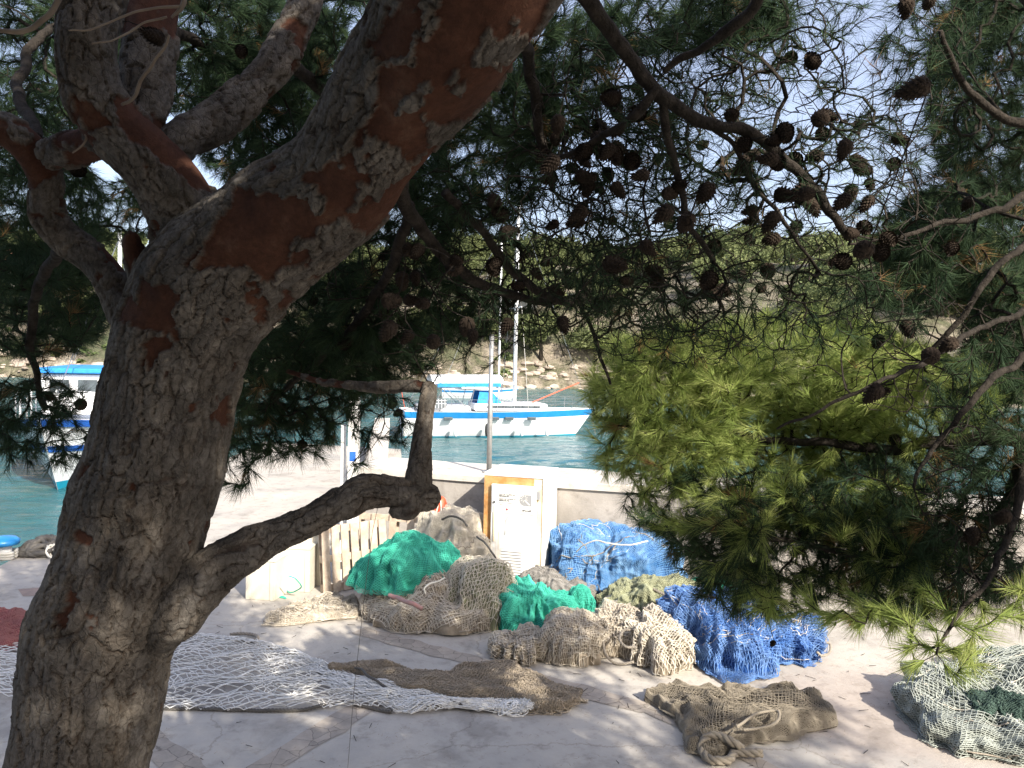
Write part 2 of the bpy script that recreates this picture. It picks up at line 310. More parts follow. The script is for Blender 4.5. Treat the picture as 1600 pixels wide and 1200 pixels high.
# ------------------------------------------------------------------ setting: water, quay, far shore
def water_mat():
    m, t, N, L, p = nt('sea_water'); tc = N.new('ShaderNodeTexCoord'); mp = N.new('ShaderNodeMapping'); mp.inputs['Scale'].default_value = (1, 1.5, 1)
    L.new(tc.outputs['Object'], mp.inputs[0])
    n1 = noise_tex(N, L, 1.0, 8, .66, mp.outputs[0], .8); n2 = noise_tex(N, L, .35, 4, .5, mp.outputs[0])
    b = N.new('ShaderNodeBump'); b.inputs['Strength'].default_value = .8; b.inputs['Distance'].default_value = .25; L.new(n1.outputs['Fac'], b.inputs['Height']); L.new(b.outputs[0], p.inputs['Normal'])
    r = ramp(N, [(.3, (.018, .085, .098)), (.7, (.036, .125, .132))]); L.new(n2.outputs['Fac'], r.inputs[0]); L.new(r.outputs[0], p.inputs['Base Color'])
    p.inputs['Roughness'].default_value = .07; p.inputs['IOR'].default_value = 1.33
    return m
gx_ = np.linspace(-72, 72, 330); gy_ = 9+(np.linspace(0, 1, 380)**1.25)*88; GX, GY = np.meshgrid(gx_, gy_)
GZ = WATER+.075*fbm(GX*.9+.3*GY, GY*1.5, 0, 71, 4)+.03*fbm(GX*.25, GY*.4, 0, 72, 2)
gV = np.stack([GX, GY, GZ], -1).reshape(-1, 3); I = np.arange(379)[:, None]*330+np.arange(329)[None]; gF = np.stack([I, I+1, I+331, I+330], -1).reshape(-1, 4)
k0 = len(gV); gV = np.vstack([gV, [(-400, -60, WATER-.12), (400, -60, WATER-.12), (400, 500, WATER-.12), (-400, 500, WATER-.12)]]); gF = np.vstack([gF, [[k0, k0+1, k0+2, k0+3]]])
o = mesh_obj('water', gV, gF, water_mat(), None, True); tag(o, kind='structure')
# quay block: outline of the mole the nets lie on
WN = np.array([1.0, -.27]); WN /= np.linalg.norm(WN)           # direction of the parapet
def wl(X): return 10.3-.27*X
qpoly = [(-6.5, -20), (14, -20), (14, wl(14)+1.1), (-1.55, wl(-1.0)+1.1), (-3.2, 22.5), (-7.5, 23.5), (-6.9, 11.8), (-6.6, 9.5)]
V = [(x, y, 0) for x, y in qpoly]+[(x, y, -3) for x, y in qpoly]; n = len(qpoly)
o = mesh_obj('quay_ground', V, [tuple(range(n))]+[(i, i+n, (i+1) % n+n, (i+1) % n) for i in range(n)], M['quay']); tag(o, kind='structure')
# seabed sheet so that the land reads as one
o = mesh_obj('seabed', [(-400, -60, -6), (400, -60, -6), (400, 500, -6), (-400, 500, -6)], [(0, 1, 2, 3)], M['wall']); tag(o, kind='structure')
# paver strips across the concrete
def paver_mat():
    m, t, N, L, p = nt('worn_pavers'); tc = N.new('ShaderNodeTexCoord'); V = tc.outputs['Object']
    wv = N.new('ShaderNodeMixRGB'); wv.inputs[0].default_value = .09; L.new(V, wv.inputs[1]); nn = noise_tex(N, L, 5, 4, .6, V); L.new(nn.outputs['Color'], wv.inputs[2])
    vo = N.new('ShaderNodeTexVoronoi'); vo.feature = 'DISTANCE_TO_EDGE'; vo.inputs['Scale'].default_value = 7.5; L.new(wv.outputs[0], vo.inputs['Vector'])
    r = ramp(N, [(.0, (.17, .145, .12)), (.03, (.37, .335, .29))]); L.new(vo.outputs['Distance'], r.inputs[0])
    v2 = N.new('ShaderNodeTexVoronoi'); v2.inputs['Scale'].default_value = 7.5; L.new(wv.outputs[0], v2.inputs['Vector'])
    r2 = ramp(N, [(0, (.72, .70, .68)), (1, (1.05, 1.0, .95))]); L.new(v2.outputs['Color'], r2.inputs[0])
    mx = N.new('ShaderNodeMixRGB'); mx.blend_type = 'MULTIPLY'; mx.inputs[0].default_value = 1; L.new(r.outputs[0], mx.inputs[1]); L.new(r2.outputs[0], mx.inputs[2])
    n5 = noise_tex(N, L, 9, 6, .7, V); r5 = ramp(N, [(.35, (.7, .7, .7)), (.6, (1, 1, 1))]); L.new(n5.outputs['Fac'], r5.inputs[0])
    m5 = N.new('ShaderNodeMixRGB'); m5.blend_type = 'MULTIPLY'; m5.inputs[0].default_value = .7; L.new(mx.outputs[0], m5.inputs[1]); L.new(r5.outputs[0], m5.inputs[2])
    L.new(m5.outputs[0], p.inputs['Base Color']); p.inputs['Roughness'].default_value = .9
    b = N.new('ShaderNodeBump'); b.inputs['Strength'].default_value = .5; b.inputs['Distance'].default_value = .01; L.new(r.outputs[0], b.inputs['Height']); L.new(b.outputs[0], p.inputs['Normal'])
    return m
M['paver'] = paver_mat()
mb = MB()
for k, (a, b, w) in enumerate([((350, 1240), (640, 1062), .24), ((150, 1100), (330, 1230), .26), ((560, 985), (1010, 1108), .22), ((1010, 1108), (1260, 1230), .12)]):
    A, B = gr(*a), gr(*b); D = (B-A)[:2]; D /= np.linalg.norm(D); Nn = np.array([-D[1], D[0]]); L_ = np.linalg.norm((B-A)[:2]); ns = int(L_/.06); z = .004+.0005*k
    row = []
    for i in range(ns+1):
        c = A[:2]+D*(L_*i/ns)
        w1 = w*(.5+.12*float(vn(i*.35, k*7., 0, 3))); w2 = w*(.5+.12*float(vn(i*.35, k*7.+50, 0, 3)))
        row += [(*(c+Nn*w1), z), (*(c-Nn*w2), z)]
    mb.add(row, [(2*i, 2*i+1, 2*i+3, 2*i+2) for i in range(ns)])
o = mb.build('paved_strips', M['paver']); tag(o, kind='structure')
for (a, lab) in ((((28, 921), (68, 918), (78, 931), (36, 932)), 'dull red square paving patch'), (((70, 903), (100, 900), (103, 906), (74, 908)), 'paving patch')):
    P = [gr(*q) for q in a]; o = mesh_obj('paving', [(p_[0], p_[1], .004) for p_ in P], [(0, 1, 2, 3)], mat('red_paving', (.30, .22, .18), (.22, .17, .14), 9, .9)); tag(o, kind='structure')
# fine hairline cracks as geometry-free: in the quay material
# parapet wall
def wall_run(A, B, th, h, name, label):
    A = np.array(A, float); B = np.array(B, float); D = (B-A)/np.linalg.norm(B-A); Nn = np.array([-D[1], D[0]]); e = empty(name, (*A, 0)); tag(e, label, 'wall')
    L_ = np.linalg.norm(B-A); ns = max(2, int(L_/.25)); V = []; F = []
    def slab(z0, z1, o0, o1, m, nm, j=.006):
        V = []; F = []
        for i in range(ns+1):
            c = D*(L_*i/ns); jj = j*float(vn(i*.7, 3, 0, 5)); j2 = j*float(vn(i*.5, 9, 0, 8))
            for (oo, z) in ((o0+jj, z0), (o1, z0), (o1, z1+j2), (o0+jj+.012, z1+j2), (o0+jj, z1-.012+j2)): V.append((c[0]+Nn[0]*oo, c[1]+Nn[1]*oo, z))
        for i in range(ns):
            for k in range(5): F.append((i*5+k, i*5+(k+1) % 5, (i+1)*5+(k+1) % 5, (i+1)*5+k))
        F += [(0, 1, 2, 3, 4), tuple(ns*5+q for q in (4, 3, 2, 1, 0))]
        mesh_obj(nm, V, F, m, e)
    slab(-.02, h-.10, 0, th, M['wall'], 'wall_face'); slab(h-.10, h, -.035, th+.03, M['wallcap'], 'wall_cap', .012)
    return e
wall_run((-2.1, wl(-2.1)), (13.5, wl(13.5)), .98, 1.29, 'parapet_wall', 'long grey concrete parapet wall with pale cap running behind the net piles')
wall_run((-1.95, wl(-2.1)+1.06), (-3.5, 22.0), .34, .95, 'parapet_wall', 'pale concrete parapet going away beside the water behind the white posts') 
# far shore terrain
nx, ny = 150, 60
X = np.linspace(-220, 220, nx); T = np.linspace(0, 1, ny); XX, TT = np.meshgrid(X, T)
shore = 82+10*fbm(XX*.018, 0*XX, 0, 21, 4)-.00012*XX*XX + np.where(XX > 20, -(XX-20)*.28, 0) + np.where(XX < -25, (XX+25)*.10, 0)
YY = shore + TT**1.25*150
hgt = 16+5*fbm(XX*.02, 5+0*XX, 0, 33, 4)
ZZ = WATER-.6 + sm(0, .22, TT)*hgt*.42 + sm(.05, .62, TT)*hgt*.72 + 1.5*fbm(XX*.12, YY*.12, 0, 9, 5)*sm(0, .04, TT) + 1.6*sm(0, .015, TT)
ZZ += 1.1*np.round(fbm(XX*.06, YY*.1, 0, 4, 4)*3)/3*sm(.02, .1, TT)
def terr_z(x, y):
    # nearest grid sample
    i = np.clip(np.searchsorted(X, x), 1, nx-1)-1
    col = YY[:, i]; j = int(np.clip(np.searchsorted(col, y), 1, ny-1)); f = (y-col[j-1])/(col[j]-col[j-1]+1e-9)
    return ZZ[j-1, i]*(1-f)+ZZ[j, i]*f
F = np.array([(j*nx+i, j*nx+i+1, (j+1)*nx+i+1, (j+1)*nx+i) for j in range(ny-1) for i in range(nx-1)])
def hill_mat():
    m, t, N, L, p = nt('hillside'); tc = N.new('ShaderNodeTexCoord'); V = tc.outputs['Object']
    n1 = noise_tex(N, L, .13, 8, .7, V, .5); r = ramp(N, [(.36, (.10, .13, .055)), (.47, (.20, .19, .115)), (.56, (.40, .34, .26)), (.68, (.46, .42, .35))]); L.new(n1.outputs['Fac'], r.inputs[0])
    n2 = noise_tex(N, L, 1.3, 8, .75, V); r2 = ramp(N, [(.35, (.35, .33, .30)), (.6, (1, 1, 1))]); L.new(n2.outputs['Fac'], r2.inputs[0])
    mx = N.new('ShaderNodeMixRGB'); mx.blend_type = 'MULTIPLY'; mx.inputs[0].default_value = .85; L.new(r.outputs[0], mx.inputs[1]); L.new(r2.outputs[0], mx.inputs[2])
    L.new(mx.outputs[0], p.inputs['Base Color']); p.inputs['Roughness'].default_value = .95
    b = N.new('ShaderNodeBump'); b.inputs['Strength'].default_value = 1; b.inputs['Distance'].default_value = .8; L.new(n2.outputs['Fac'], b.inputs['Height']); L.new(b.outputs[0], p.inputs['Normal'])
    return m
o = mesh_obj('far_hills', np.stack([XX, YY, ZZ], -1).reshape(-1, 3), F, hill_mat()); tag(o, kind='structure')
# ------------------------------------------------------------------ foliage tools
def leaves(P, size, up=.3):
    """two-triangle leaf clumps at points P"""
    n = len(P); a = rng.normal(size=(n, 3)); a[:, 2] *= .6; a /= np.linalg.norm(a, axis=1, keepdims=True); b = np.cross(a, rng.normal(size=(n, 3))); b /= np.linalg.norm(b, axis=1, keepdims=True)
    s = size*rng.uniform(.5, 1.3, (n, 1)); V = np.stack([P-a*s, P+b*s*.6, P+a*s, P-b*s*.6], 1).reshape(-1, 3)
    return V, np.arange(n*4).reshape(-1, 4)
def crown_pts(n, rx, rz, lobes=9):
    out = []; cs = rng.normal(size=(lobes, 3)); cs /= np.linalg.norm(cs, axis=1, keepdims=True); cs[:, 2] = np.abs(cs[:, 2])*.8-.15; cs *= np.array([rx*.62, rx*.62, rz*.6])
    k = rng.integers(0, lobes, n); d = rng.normal(size=(n, 3)); d /= np.linalg.norm(d, axis=1, keepdims=True); rr = rng.uniform(.55, 1.0, (n, 1))**.5
    sz = rng.uniform(.32, .55, lobes)
    return cs[k]+d*rr*np.stack([sz*rx, sz*rx, sz*rz], 1)[k]
# hillside pines
variants = []
for v in range(5):
    rx = 2.6+.5*v % 1.3; P = crown_pts(5000, rx, 2.1+.3*(v % 3), 9+v); P[:, 2] += 2.7
    Vv, Ff = leaves(P, .155); tint = np.repeat(np.clip(.5+.25*vn(P[:, 0]*.8, P[:, 1]*.8, P[:, 2]*.8, v)+rng.normal(0, .14, len(P)), 0, 1), 4)
    tr = MB().tube([(0, 0, -.8), (.15, .1, .9), (.1, -.1, 1.9), (.3, 0, 3.2)], [.24, .19, .14, .08], 6)
    for q in range(4):
        a = q*1.7+v; tr.tube([(.1, 0, 1.0+.3*q), (1.2*math.cos(a), 1.2*math.sin(a), 2.9)], [.08, .03], 5)
    variants.append((Vv, Ff, tint, tr))
hp = []
r2 = random.Random(5)
for i in range(4000):
    x = r2.uniform(-95, 85); j = r2.random(); 
    ii = int(np.clip(np.searchsorted(X, x), 1, nx-1)); y = YY[0, ii]+4+j*95
    px_ = x/y*FPX+800
    if px_ < -40 or px_ > 1640: continue
    den = float(fbm(x*.045, y*.045, 0, 77, 3))
    if j < .12 and den < -.05: continue
    if px_ > 1330 and j < .4 and den < .08: continue
    if any((x-a)**2+(y-b)**2 < 6.5 for a, b, _ in hp): continue
    hp.append((x, y, r2.random()))
    if len(hp) > 292: break
protos = []
for i, (x, y, u) in enumerate(hp):
    v = i % 5; z = terr_z(x, y); px_ = x/y*FPX+800
    e = empty('hillside_pine', (x, y, z-.2), r2.uniform(0, 6.28)); s = .6+.8*u; e.scale = (s, s, s*r2.uniform(.85, 1.15))
    tag(e, 'rounded green pine among the trees covering the far hillside', 'tree', 'pines covering the far hillside')
    if i < 5:
        c = mesh_obj('crown', variants[v][0], variants[v][1], M['leaf'], e, attrs={'tint': variants[v][2]}); c['kind'] = 'stuff'; t = variants[v][3].build('trunk', M['twig'], e, True); protos.append((c, t))
    else:
        for q in protos[v]: cc = q.copy(); COL.objects.link(cc); cc.parent = e
# scrub on the slope
P = []; 
for i in range(2600):
    x = r2.uniform(-95, 90); ii = int(np.clip(np.searchsorted(X, x), 1, nx-1)); y = YY[0, ii]+1.2+r2.random()**1.4*75; z = terr_z(x, y)
    if float(fbm(x*.09, y*.09, 0, 12, 3)) < -.05: continue
    s = r2.uniform(.35, 1.2); q = crown_pts(70, s, s*.7, 4)+np.array([x, y, z+s*.3]); P.append(q)
P = np.concatenate(P); Vv, Ff = leaves(P, .22); tint = np.repeat(np.clip(.45+.4*fbm(P[:, 0]*.15, P[:, 1]*.15, 0, 3, 3)*2+rng.normal(0, .15, len(P)), 0, 1), 4)
o = mesh_obj('scrub', Vv, Ff, M['scrub'], attrs={'tint': tint}); tag(o, 'low green and dry brown scrub covering the rocky slope', 'scrub', kind='stuff')
# shoreline rocks
import bmesh as _bm
_b = _bm.new(); _bm.ops.create_icosphere(_b, subdivisions=2, radius=1); ICO_V = [tuple(v.co) for v in _b.verts]; ICO_F = [tuple(v.index for v in f.verts) for f in _b.faces]; _b.free(); rxs = (1.3, 1)
mb = MB(); r3 = random.Random(9)
for i in range(800):
    x = r3.uniform(-70, 75); ii = int(np.clip(np.searchsorted(X, x), 1, nx-1)); y = YY[0, ii]+r3.uniform(-.2, 4.5)**1.0; z = max(terr_z(x, y), WATER); s = r3.uniform(.12, .6)**1.0
    sd_ = r3.uniform(0, 99); Pq = []
    for q in ICO_V: k = 1+.35*float(vn(q[0]*1.3+sd_, q[1]*1.3, q[2]*1.3, 2)); Pq.append((x+q[0]*s*k*rxs[0], y+q[1]*s*k, z+q[2]*s*k*.62))
    mb.add(Pq, ICO_F)
o = mb.build('shore_rocks', mat('pale_rock', (.42, .36, .29), (.26, .21, .17), .8, .95, .6, 3)); tag(o, 'pale tumbled rocks along the far waterline', 'rocks', kind='stuff')
# two houses on the far side
def house(px, py, d, w, h, roofm, label):
    P = at(px, py, d); e = empty('house', (P[0], P[1], P[2]-h*.6)); tag(e, label, 'house')
    MB().box((0, 0, h/2), (w, w*.8, h)).build('wall', M['white'], e)
    mb = MB(); mb.add([(-w*.55, -w*.46, h), (w*.55, -w*.46, h), (w*.55, w*.46, h), (-w*.55, w*.46, h), (-w*.5, 0, h+w*.2), (w*.5, 0, h+w*.2)], [(0, 1, 5, 4), (2, 3, 4, 5), (1, 2, 5), (3, 0, 4), (3, 2, 1, 0)]); mb.build('roof', roofm, e)
    for k in (-1, 0, 1): MB().box((k*w*.3, -w*.405, h*.55), (w*.12, .06, h*.32)).build('window', M['glass'], e)
M['roof'] = mat('roof_tiles', (.50, .24, .14), (.40, .19, .12), 2, .9)
house(822, 468, 97, 2.6, 2.0, M['white'], 'tiny white house with pale roof on the far hillside')
house(52, 432, 105, 9, 4.5, M['roof'], 'white house with orange tiled roof on the hill behind the left foliage')
# fan palm by the far shore
Pp = gr(712, 600, WATER); e = empty('fan_palm', (Pp[0], Pp[1]+6, terr_z(Pp[0], Pp[1]+6))); tag(e, 'spiky green fan palm on the far bank above the boat', 'palm')
MB().tube([(0, 0, 0), (.1, 0, 1.6), (0, 0, 3.0)], [.28, .2, .16], 8).build('trunk', M['twig'], e)
mb = MB()
for k in range(34):
    a = k*2.4; el = -.35+1.5*(k/34); D = Vector((math.cos(a)*math.cos(el), math.sin(a)*math.cos(el), math.sin(el))); S = D.cross(Vector((0, 0, 1))).normalized()
    for q in range(-4, 5):
        d2 = (D+S*q*.16).normalized(); b = Vector((0, 0, 3.0))+D*.8; mb.add([b-S*.03, b+S*.03, b+d2*1.3+Vector((0, 0, -.15))], [(0, 1, 2)])
c = mb.build('crown', mat('palm_leaf', (.07, .13, .04), (.10, .17, .05), 4, .5), e)
# ------------------------------------------------------------------ boats
def hull_fn(L_, B, f0, f1, rake=1.0, stern=.7, bwl=.78, full=.42, rake_s=0):
    def S(s, k):
        s = np.asarray(s, float); k = np.asarray(k, float)
        b = np.where(s < full, stern+(1-stern)*np.sin(np.clip(s/full, 0, 1)*np.pi/2), np.clip(1-np.clip((s-full)/(1-full), 0, 1)**2.2, 0, 1))
        deck = f0+(f1-f0)*np.clip((s-.25)/.75, 0, 1)**1.8
        z = -.35+(deck+.35)*k
        prof = np.clip(k, 0, 1)**.42*(1-.0*k); y = B/2*b*(bwl*prof+(1-bwl)*k)
        x = L_*(s-.5)*(1-.0*k) + rake*(k-.5)*np.clip((s-.55)/.45, 0, 1)**2 - rake_s*k*np.clip(1-s*4, 0, 1)
        return x, y, z
    return S
def hull_mesh(S, k0, k1, m, name, parent, off=0, s0=0, s1=1, transom=True, sides=(1, -1), nk=8):
    ns = 40; s = np.linspace(s0, s1, ns); k = np.linspace(k0, k1, nk); SS, KK = np.meshgrid(s, k, indexing='ij'); x, y, z = S(SS, KK); V = []; F = []
    for sg in sides:
        b = len(V); V += [(x[i, j], sg*(y[i, j]+off), z[i, j]) for i in range(ns) for j in range(nk)]
        for i in range(ns-1):
            for j in range(nk-1):
                q = (b+i*nk+j, b+(i+1)*nk+j, b+(i+1)*nk+j+1, b+i*nk+j+1); F.append(q if sg < 0 else q[::-1])
    if transom and len(sides) == 2: 
        for j in range(nk-1): F.append((j, j+1, ns*nk+j+1, ns*nk+j))
    return mesh_obj(name, V, F, m, parent, True)
def deck_mesh(S, k, m, name, parent, s0=0, s1=1):
    s = np.linspace(s0, s1, 30); x, y, z = S(s, np.full_like(s, k)); V = [(a, b*.98, c) for a, b, c in zip(x, y, z)]+[(a, -b*.98, c) for a, b, c in zip(x, y, z)]
    return mesh_obj(name, V, [(i, i+30, i+31, i+1) for i in range(29)], m, parent)
# sailing boat
pA, pB = gr(660, 685, WATER), gr(905, 683, WATER); mid = (pA+pB)/2; hd = math.atan2(pB[1]-pA[1], pB[0]-pA[0])
LS = 9.0; S = hull_fn(LS, 2.9, 1.25, 1.32, 1.25, .72)
e = empty('sailing_boat', (gr(772, 684, WATER)[0], gr(772, 684, WATER)[1]+1.1, WATER), hd); tag(e, 'white sailing boat with blue band and blue canopy moored across the water', 'sailboat')
hull_mesh(S, 0, 1, M['gelcoat'], 'hull', e); hull_mesh(S, .80, .985, M['boatblue'], 'blue_band', e, .012); hull_mesh(S, .15, .245, M['boot'], 'waterline_stripe', e, .012)
deck_mesh(S, .97, M['gelcoat'], 'deck', e)
for px_ in (-2.55, -.35, .35, 1.45):
    MB().box((px_, -1.34, .93), (.42, .12, .15), rx=.1).build('hull_window', M['glass'], e, bevel=.02)
mb = MB(); mb.box((.6, 0, 1.42), (3.6, 1.7, .34)); mb.box((-2.6, 0, 1.36), (2.4, 2.0, .26)); mb.build('cabin', M['gelcoat'], e, bevel=.08)
for s_ in (-1, 1): MB().box((.7, s_*.86, 1.44), (2.6, .03, .12)).build('cabin_window', M['glass'], e)
mb = MB(); V = [(-1.1, y, 1.5) for y in (-.8, .8)]+[(-.95, y, 2.15) for y in (-.7, .7)]+[(-.3, y, 2.12) for y in (-.62, .62)]+[(.15, y, 1.6) for y in (-.75, .75)]
mb.add(V, [(2, 3, 5, 4), (4, 5, 7, 6), (0, 2, 4, 6), (1, 7, 5, 3)]); mb.build('spray_hood', M['canvas'], e)
# bimini
def arch(x0, x1, w, z, cz, m, name, th=.05, ins=0):
    V = []; F = []; n_ = 9
    for i in range(n_):
        u = i/(n_-1); y = -w/2+w*u; zz = z+cz*(1-(2*u-1)**2); V += [(x0, y, zz), (x1, y, zz+.04), (x0, y, zz-th), (x1, y, zz+.04-th)]
    for i in range(n_-1): b = i*4; F += [(b, b+1, b+5, b+4), (b+2, b+6, b+7, b+3), (b, b+4, b+6, b+2), (b+1, b+3, b+7, b+5)]
    F += [(0, 2, 3, 1), ((n_-1)*4, (n_-1)*4+1, (n_-1)*4+3, (n_-1)*4+2)]
    return mesh_obj(name, V, F, m, e)
arch(-3.25, .15, 2.0, 2.62, .28, M['gelcoat'], 'canopy', .12); arch(-3.0, .0, 2.1, 2.52, .26, M['canvas'], 'canopy_skirt', .16)
for x in (-2.9, -1.5, -.2):
    for s_ in (-1, 1): MB().tube([(x, s_*1.0, 1.2), (x+.3, s_*1.0, 2.6)], .02, 5).build('canopy_pole', M['steel'], e)
for s_ in (-1, 1): MB().tube([(-2.9, s_*1.0, 2.6), (-1.5, s_*1.0, 1.3)], .018, 5).build('canopy_pole', M['steel'], e)
mb = MB(); mb.box((-3.0, -1.28, 1.62), (.75, .04, .42), rx=-.2); sp = mb.build('solar_panel', M['glass'], e)
mb = MB()
for q in range(5): mb.box((-3.3+.15*q, -1.305, 1.62), (.012, .02, .42), rx=-.2)
for q in range(3): mb.box((-3.0, -1.305, 1.48+.14*q), (.75, .02, .012), rx=-.2)
mb.build('grid_lines', M['gelcoat'], sp)
MB().tube([(.95, 0, 1.4), (.95, 0, 11.2)], [.10, .08], 10).build('main_mast', M['gelcoat'], e, True)
MB().tube([(.95, -.95, 6.2), (.95, .95, 6.2)], .03, 6).build('spreader', M['gelcoat'], e)
MB().tube([(.15, 0, 1.6), (.15, 0, 9.5)], .05, 8).build('mizzen_mast', M['gelcoat'], e, True)
MB().tube([(.9, 0, 2.5), (-2.6, 0, 2.75)], .07, 8).build('boom', M['gelcoat'], e)
mb = MB()
for a, b in (((.95, 0, 11.1), (4.7, 0, 1.5)), ((.95, 0, 11.1), (-4.3, 0, 1.4)), ((.95, 0, 10.6), (.6, -1.3, 1.3)), ((.95, 0, 10.6), (.6, 1.3, 1.3)), ((.95, -.95, 6.2), (1.3, -1.3, 1.3)), ((.95, 0, 6.2), (1.3, 1.3, 1.3)), ((.15, 0, 9.4), (-3.2, -1.1, 1.3))): mb.tube([a, b], .012, 4)
mb.build('rigging', M['steel'], e)
MB().tube([(1.5, 0, 1.45), (4.27, 0, 2.6)], .03, 6).build('red_line', M['orange'], e)
MB().tube([(4.85, 0, 1.4), (5.3, 0, -.3)], .012, 4).build('mooring_line', M['rope'], e)
mb = MB()
for sg in (-1, 1):
    pts = []
    for s_ in np.linspace(.05, .97, 11):
        x, y, z = S(s_, 1.0); pts.append((float(x), sg*float(y)*.96, float(z)))
    for p_ in pts: mb.tube([p_, (p_[0], p_[1], p_[2]+.55)], .012, 4)
    for h_ in (.3, .55): mb.tube([(a, b, c+h_) for a, b, c in pts], .009, 4)
mb.build('guard_rail', M['steel'], e)
for x, m_ in ((-.72, 'dark'), (.95, 'gelcoat'), (-2.2, 'gelcoat'), (2.2, 'gelcoat')):
    f = MB().lathe([(.02, -.32), (.09, -.26), (.11, -.1), (.11, .12), (.08, .25), (.02, .3)], (x, -1.46, .42), 12).build('fender', M[m_], e, True)
MB().box((-3.55, -1.05, 1.62), (.5, .1, .25)).build('horseshoe_buoy', M['orange'], e, bevel=.04)
mb = MB().tube([(-4.35, 0, 1.2), (-4.6, 0, 2.4)], .015, 5); mb.box((-4.75, 0, 2.2), (.35, .02, .25)); mb.build('flag', M['orange'], e)
# white motor boat beyond it
S2 = hull_fn(6, 2.2, .75, .95, .8, .8); P = gr(745, 625, WATER); e = empty('motor_boat', (P[0], P[1]+2, WATER), .1); tag(e, 'small white motor boat with blue trim behind the sailing boat canopy', 'boat')
hull_mesh(S2, 0, 1, M['gelcoat'], 'hull', e); hull_mesh(S2, .8, .95, M['boatblue'], 'blue_band', e, .012); deck_mesh(S2, .97, M['gelcoat'], 'deck', e); MB().box((-.4, 0, 1.2), (2.0, 1.4, .8)).build('cabin', M['gelcoat'], e, bevel=.1)
MB().box((-.4, -.72, 1.35), (1.5, .03, .3)).build('window', M['glass'], e)
# fishing boat at the left
S3 = hull_fn(12.5, 4.3, 1.35, 2.15, 1.9, .85, .66, .55)
hx, hy = .26, -.965; bow = gr(91, 764, WATER); rz = math.atan2(hy, hx); e = empty('fishing_boat', (bow[0]-hx*5.5, bow[1]-hy*5.5, WATER), rz)
tag(e, 'large white fishing boat with blue stripes seen bow on beside the quay', 'fishing boat')
hull_mesh(S3, 0, 1, M['gelcoat'], 'hull', e); hull_mesh(S3, .90, .985, M['deepblue'], 'rubbing_strake', e, .05); hull_mesh(S3, .60, .67, M['deepblue'], 'blue_stripe', e, .03); hull_mesh(S3, .08, .235, M['boot'], 'waterline_stripe', e, .012)
deck_mesh(S3, .93, M['gelcoat'], 'deck', e)
mb = MB(); mb.box((.6, 0, 2.45), (3.6, 2.7, 1.3)); mb.build('wheelhouse', M['gelcoat'], e, bevel=.1)
for y in (-.8, 0, .8): MB().box((2.425, y, 2.72), (.04, .55, .4)).build('window', M['glass'], e)
for x in (-.5, .6, 1.6): MB().box((x, 1.365, 2.72), (.6, .04, .36)).build('window', M['glass'], e)
MB().box((.6, 0, 3.2), (4.0, 3.0, .16)).build('blue_roof', M['canvas'], e, bevel=.04)
MB().tube([(-2, 0, 1.9), (-2, 0, 8.2)], .07, 8).build('mast', M['gelcoat'], e)
mb = MB()
for a, b in (((-2, 0, 8), (5.9, 0, 2.4)), ((-2, 0, 8), (-6, 0, 1.8)), ((-2, 0, 7), (-1, 2, 1.8)), ((-2, 0, 7), (-1, -2, 1.8))): mb.tube([a, b], .015, 4)
mb.build('rigging', M['steel'], e)
mb = MB()
for sg in (-1, 1):
    pts = []
    for s_ in np.linspace(.45, .97, 8):
        x, y, z = S3(s_, 1.0); pts.append((float(x), sg*float(y)*.97, float(z)))
    for p_ in pts: mb.tube([p_, (p_[0], p_[1], p_[2]+.75)], .02, 5)
    for h_ in (.4, .75): mb.tube([(a, b, c+h_) for a, b, c in pts], .016, 5)
mb.build('guard_rail', M['gelcoat'], e)
# registration letters on the bow, on the side that faces the quay
fc = bpy.data.curves.new('t', 'FONT'); fc.body = 'PM-1'; fc.size = .62; fc.extrude = .006; fo = bpy.data.objects.new('t', fc); COL.objects.link(fo); bpy.context.view_layer.update()
me = bpy.data.meshes.new_from_object(fo); bpy.data.objects.remove(fo); letters = bpy.data.objects.new('lettering', me); COL.objects.link(letters); me.materials.append(M['ink'])
for vtx in me.vertices:            # wrap the letters round the flank
    u, w, d = vtx.co; s_ = .885-u/12.5; k_ = .40+w/2.6
    x, y, z = S3(s_, k_); vtx.co = (float(x), float(y)+.035+d, float(z))
letters.parent = e
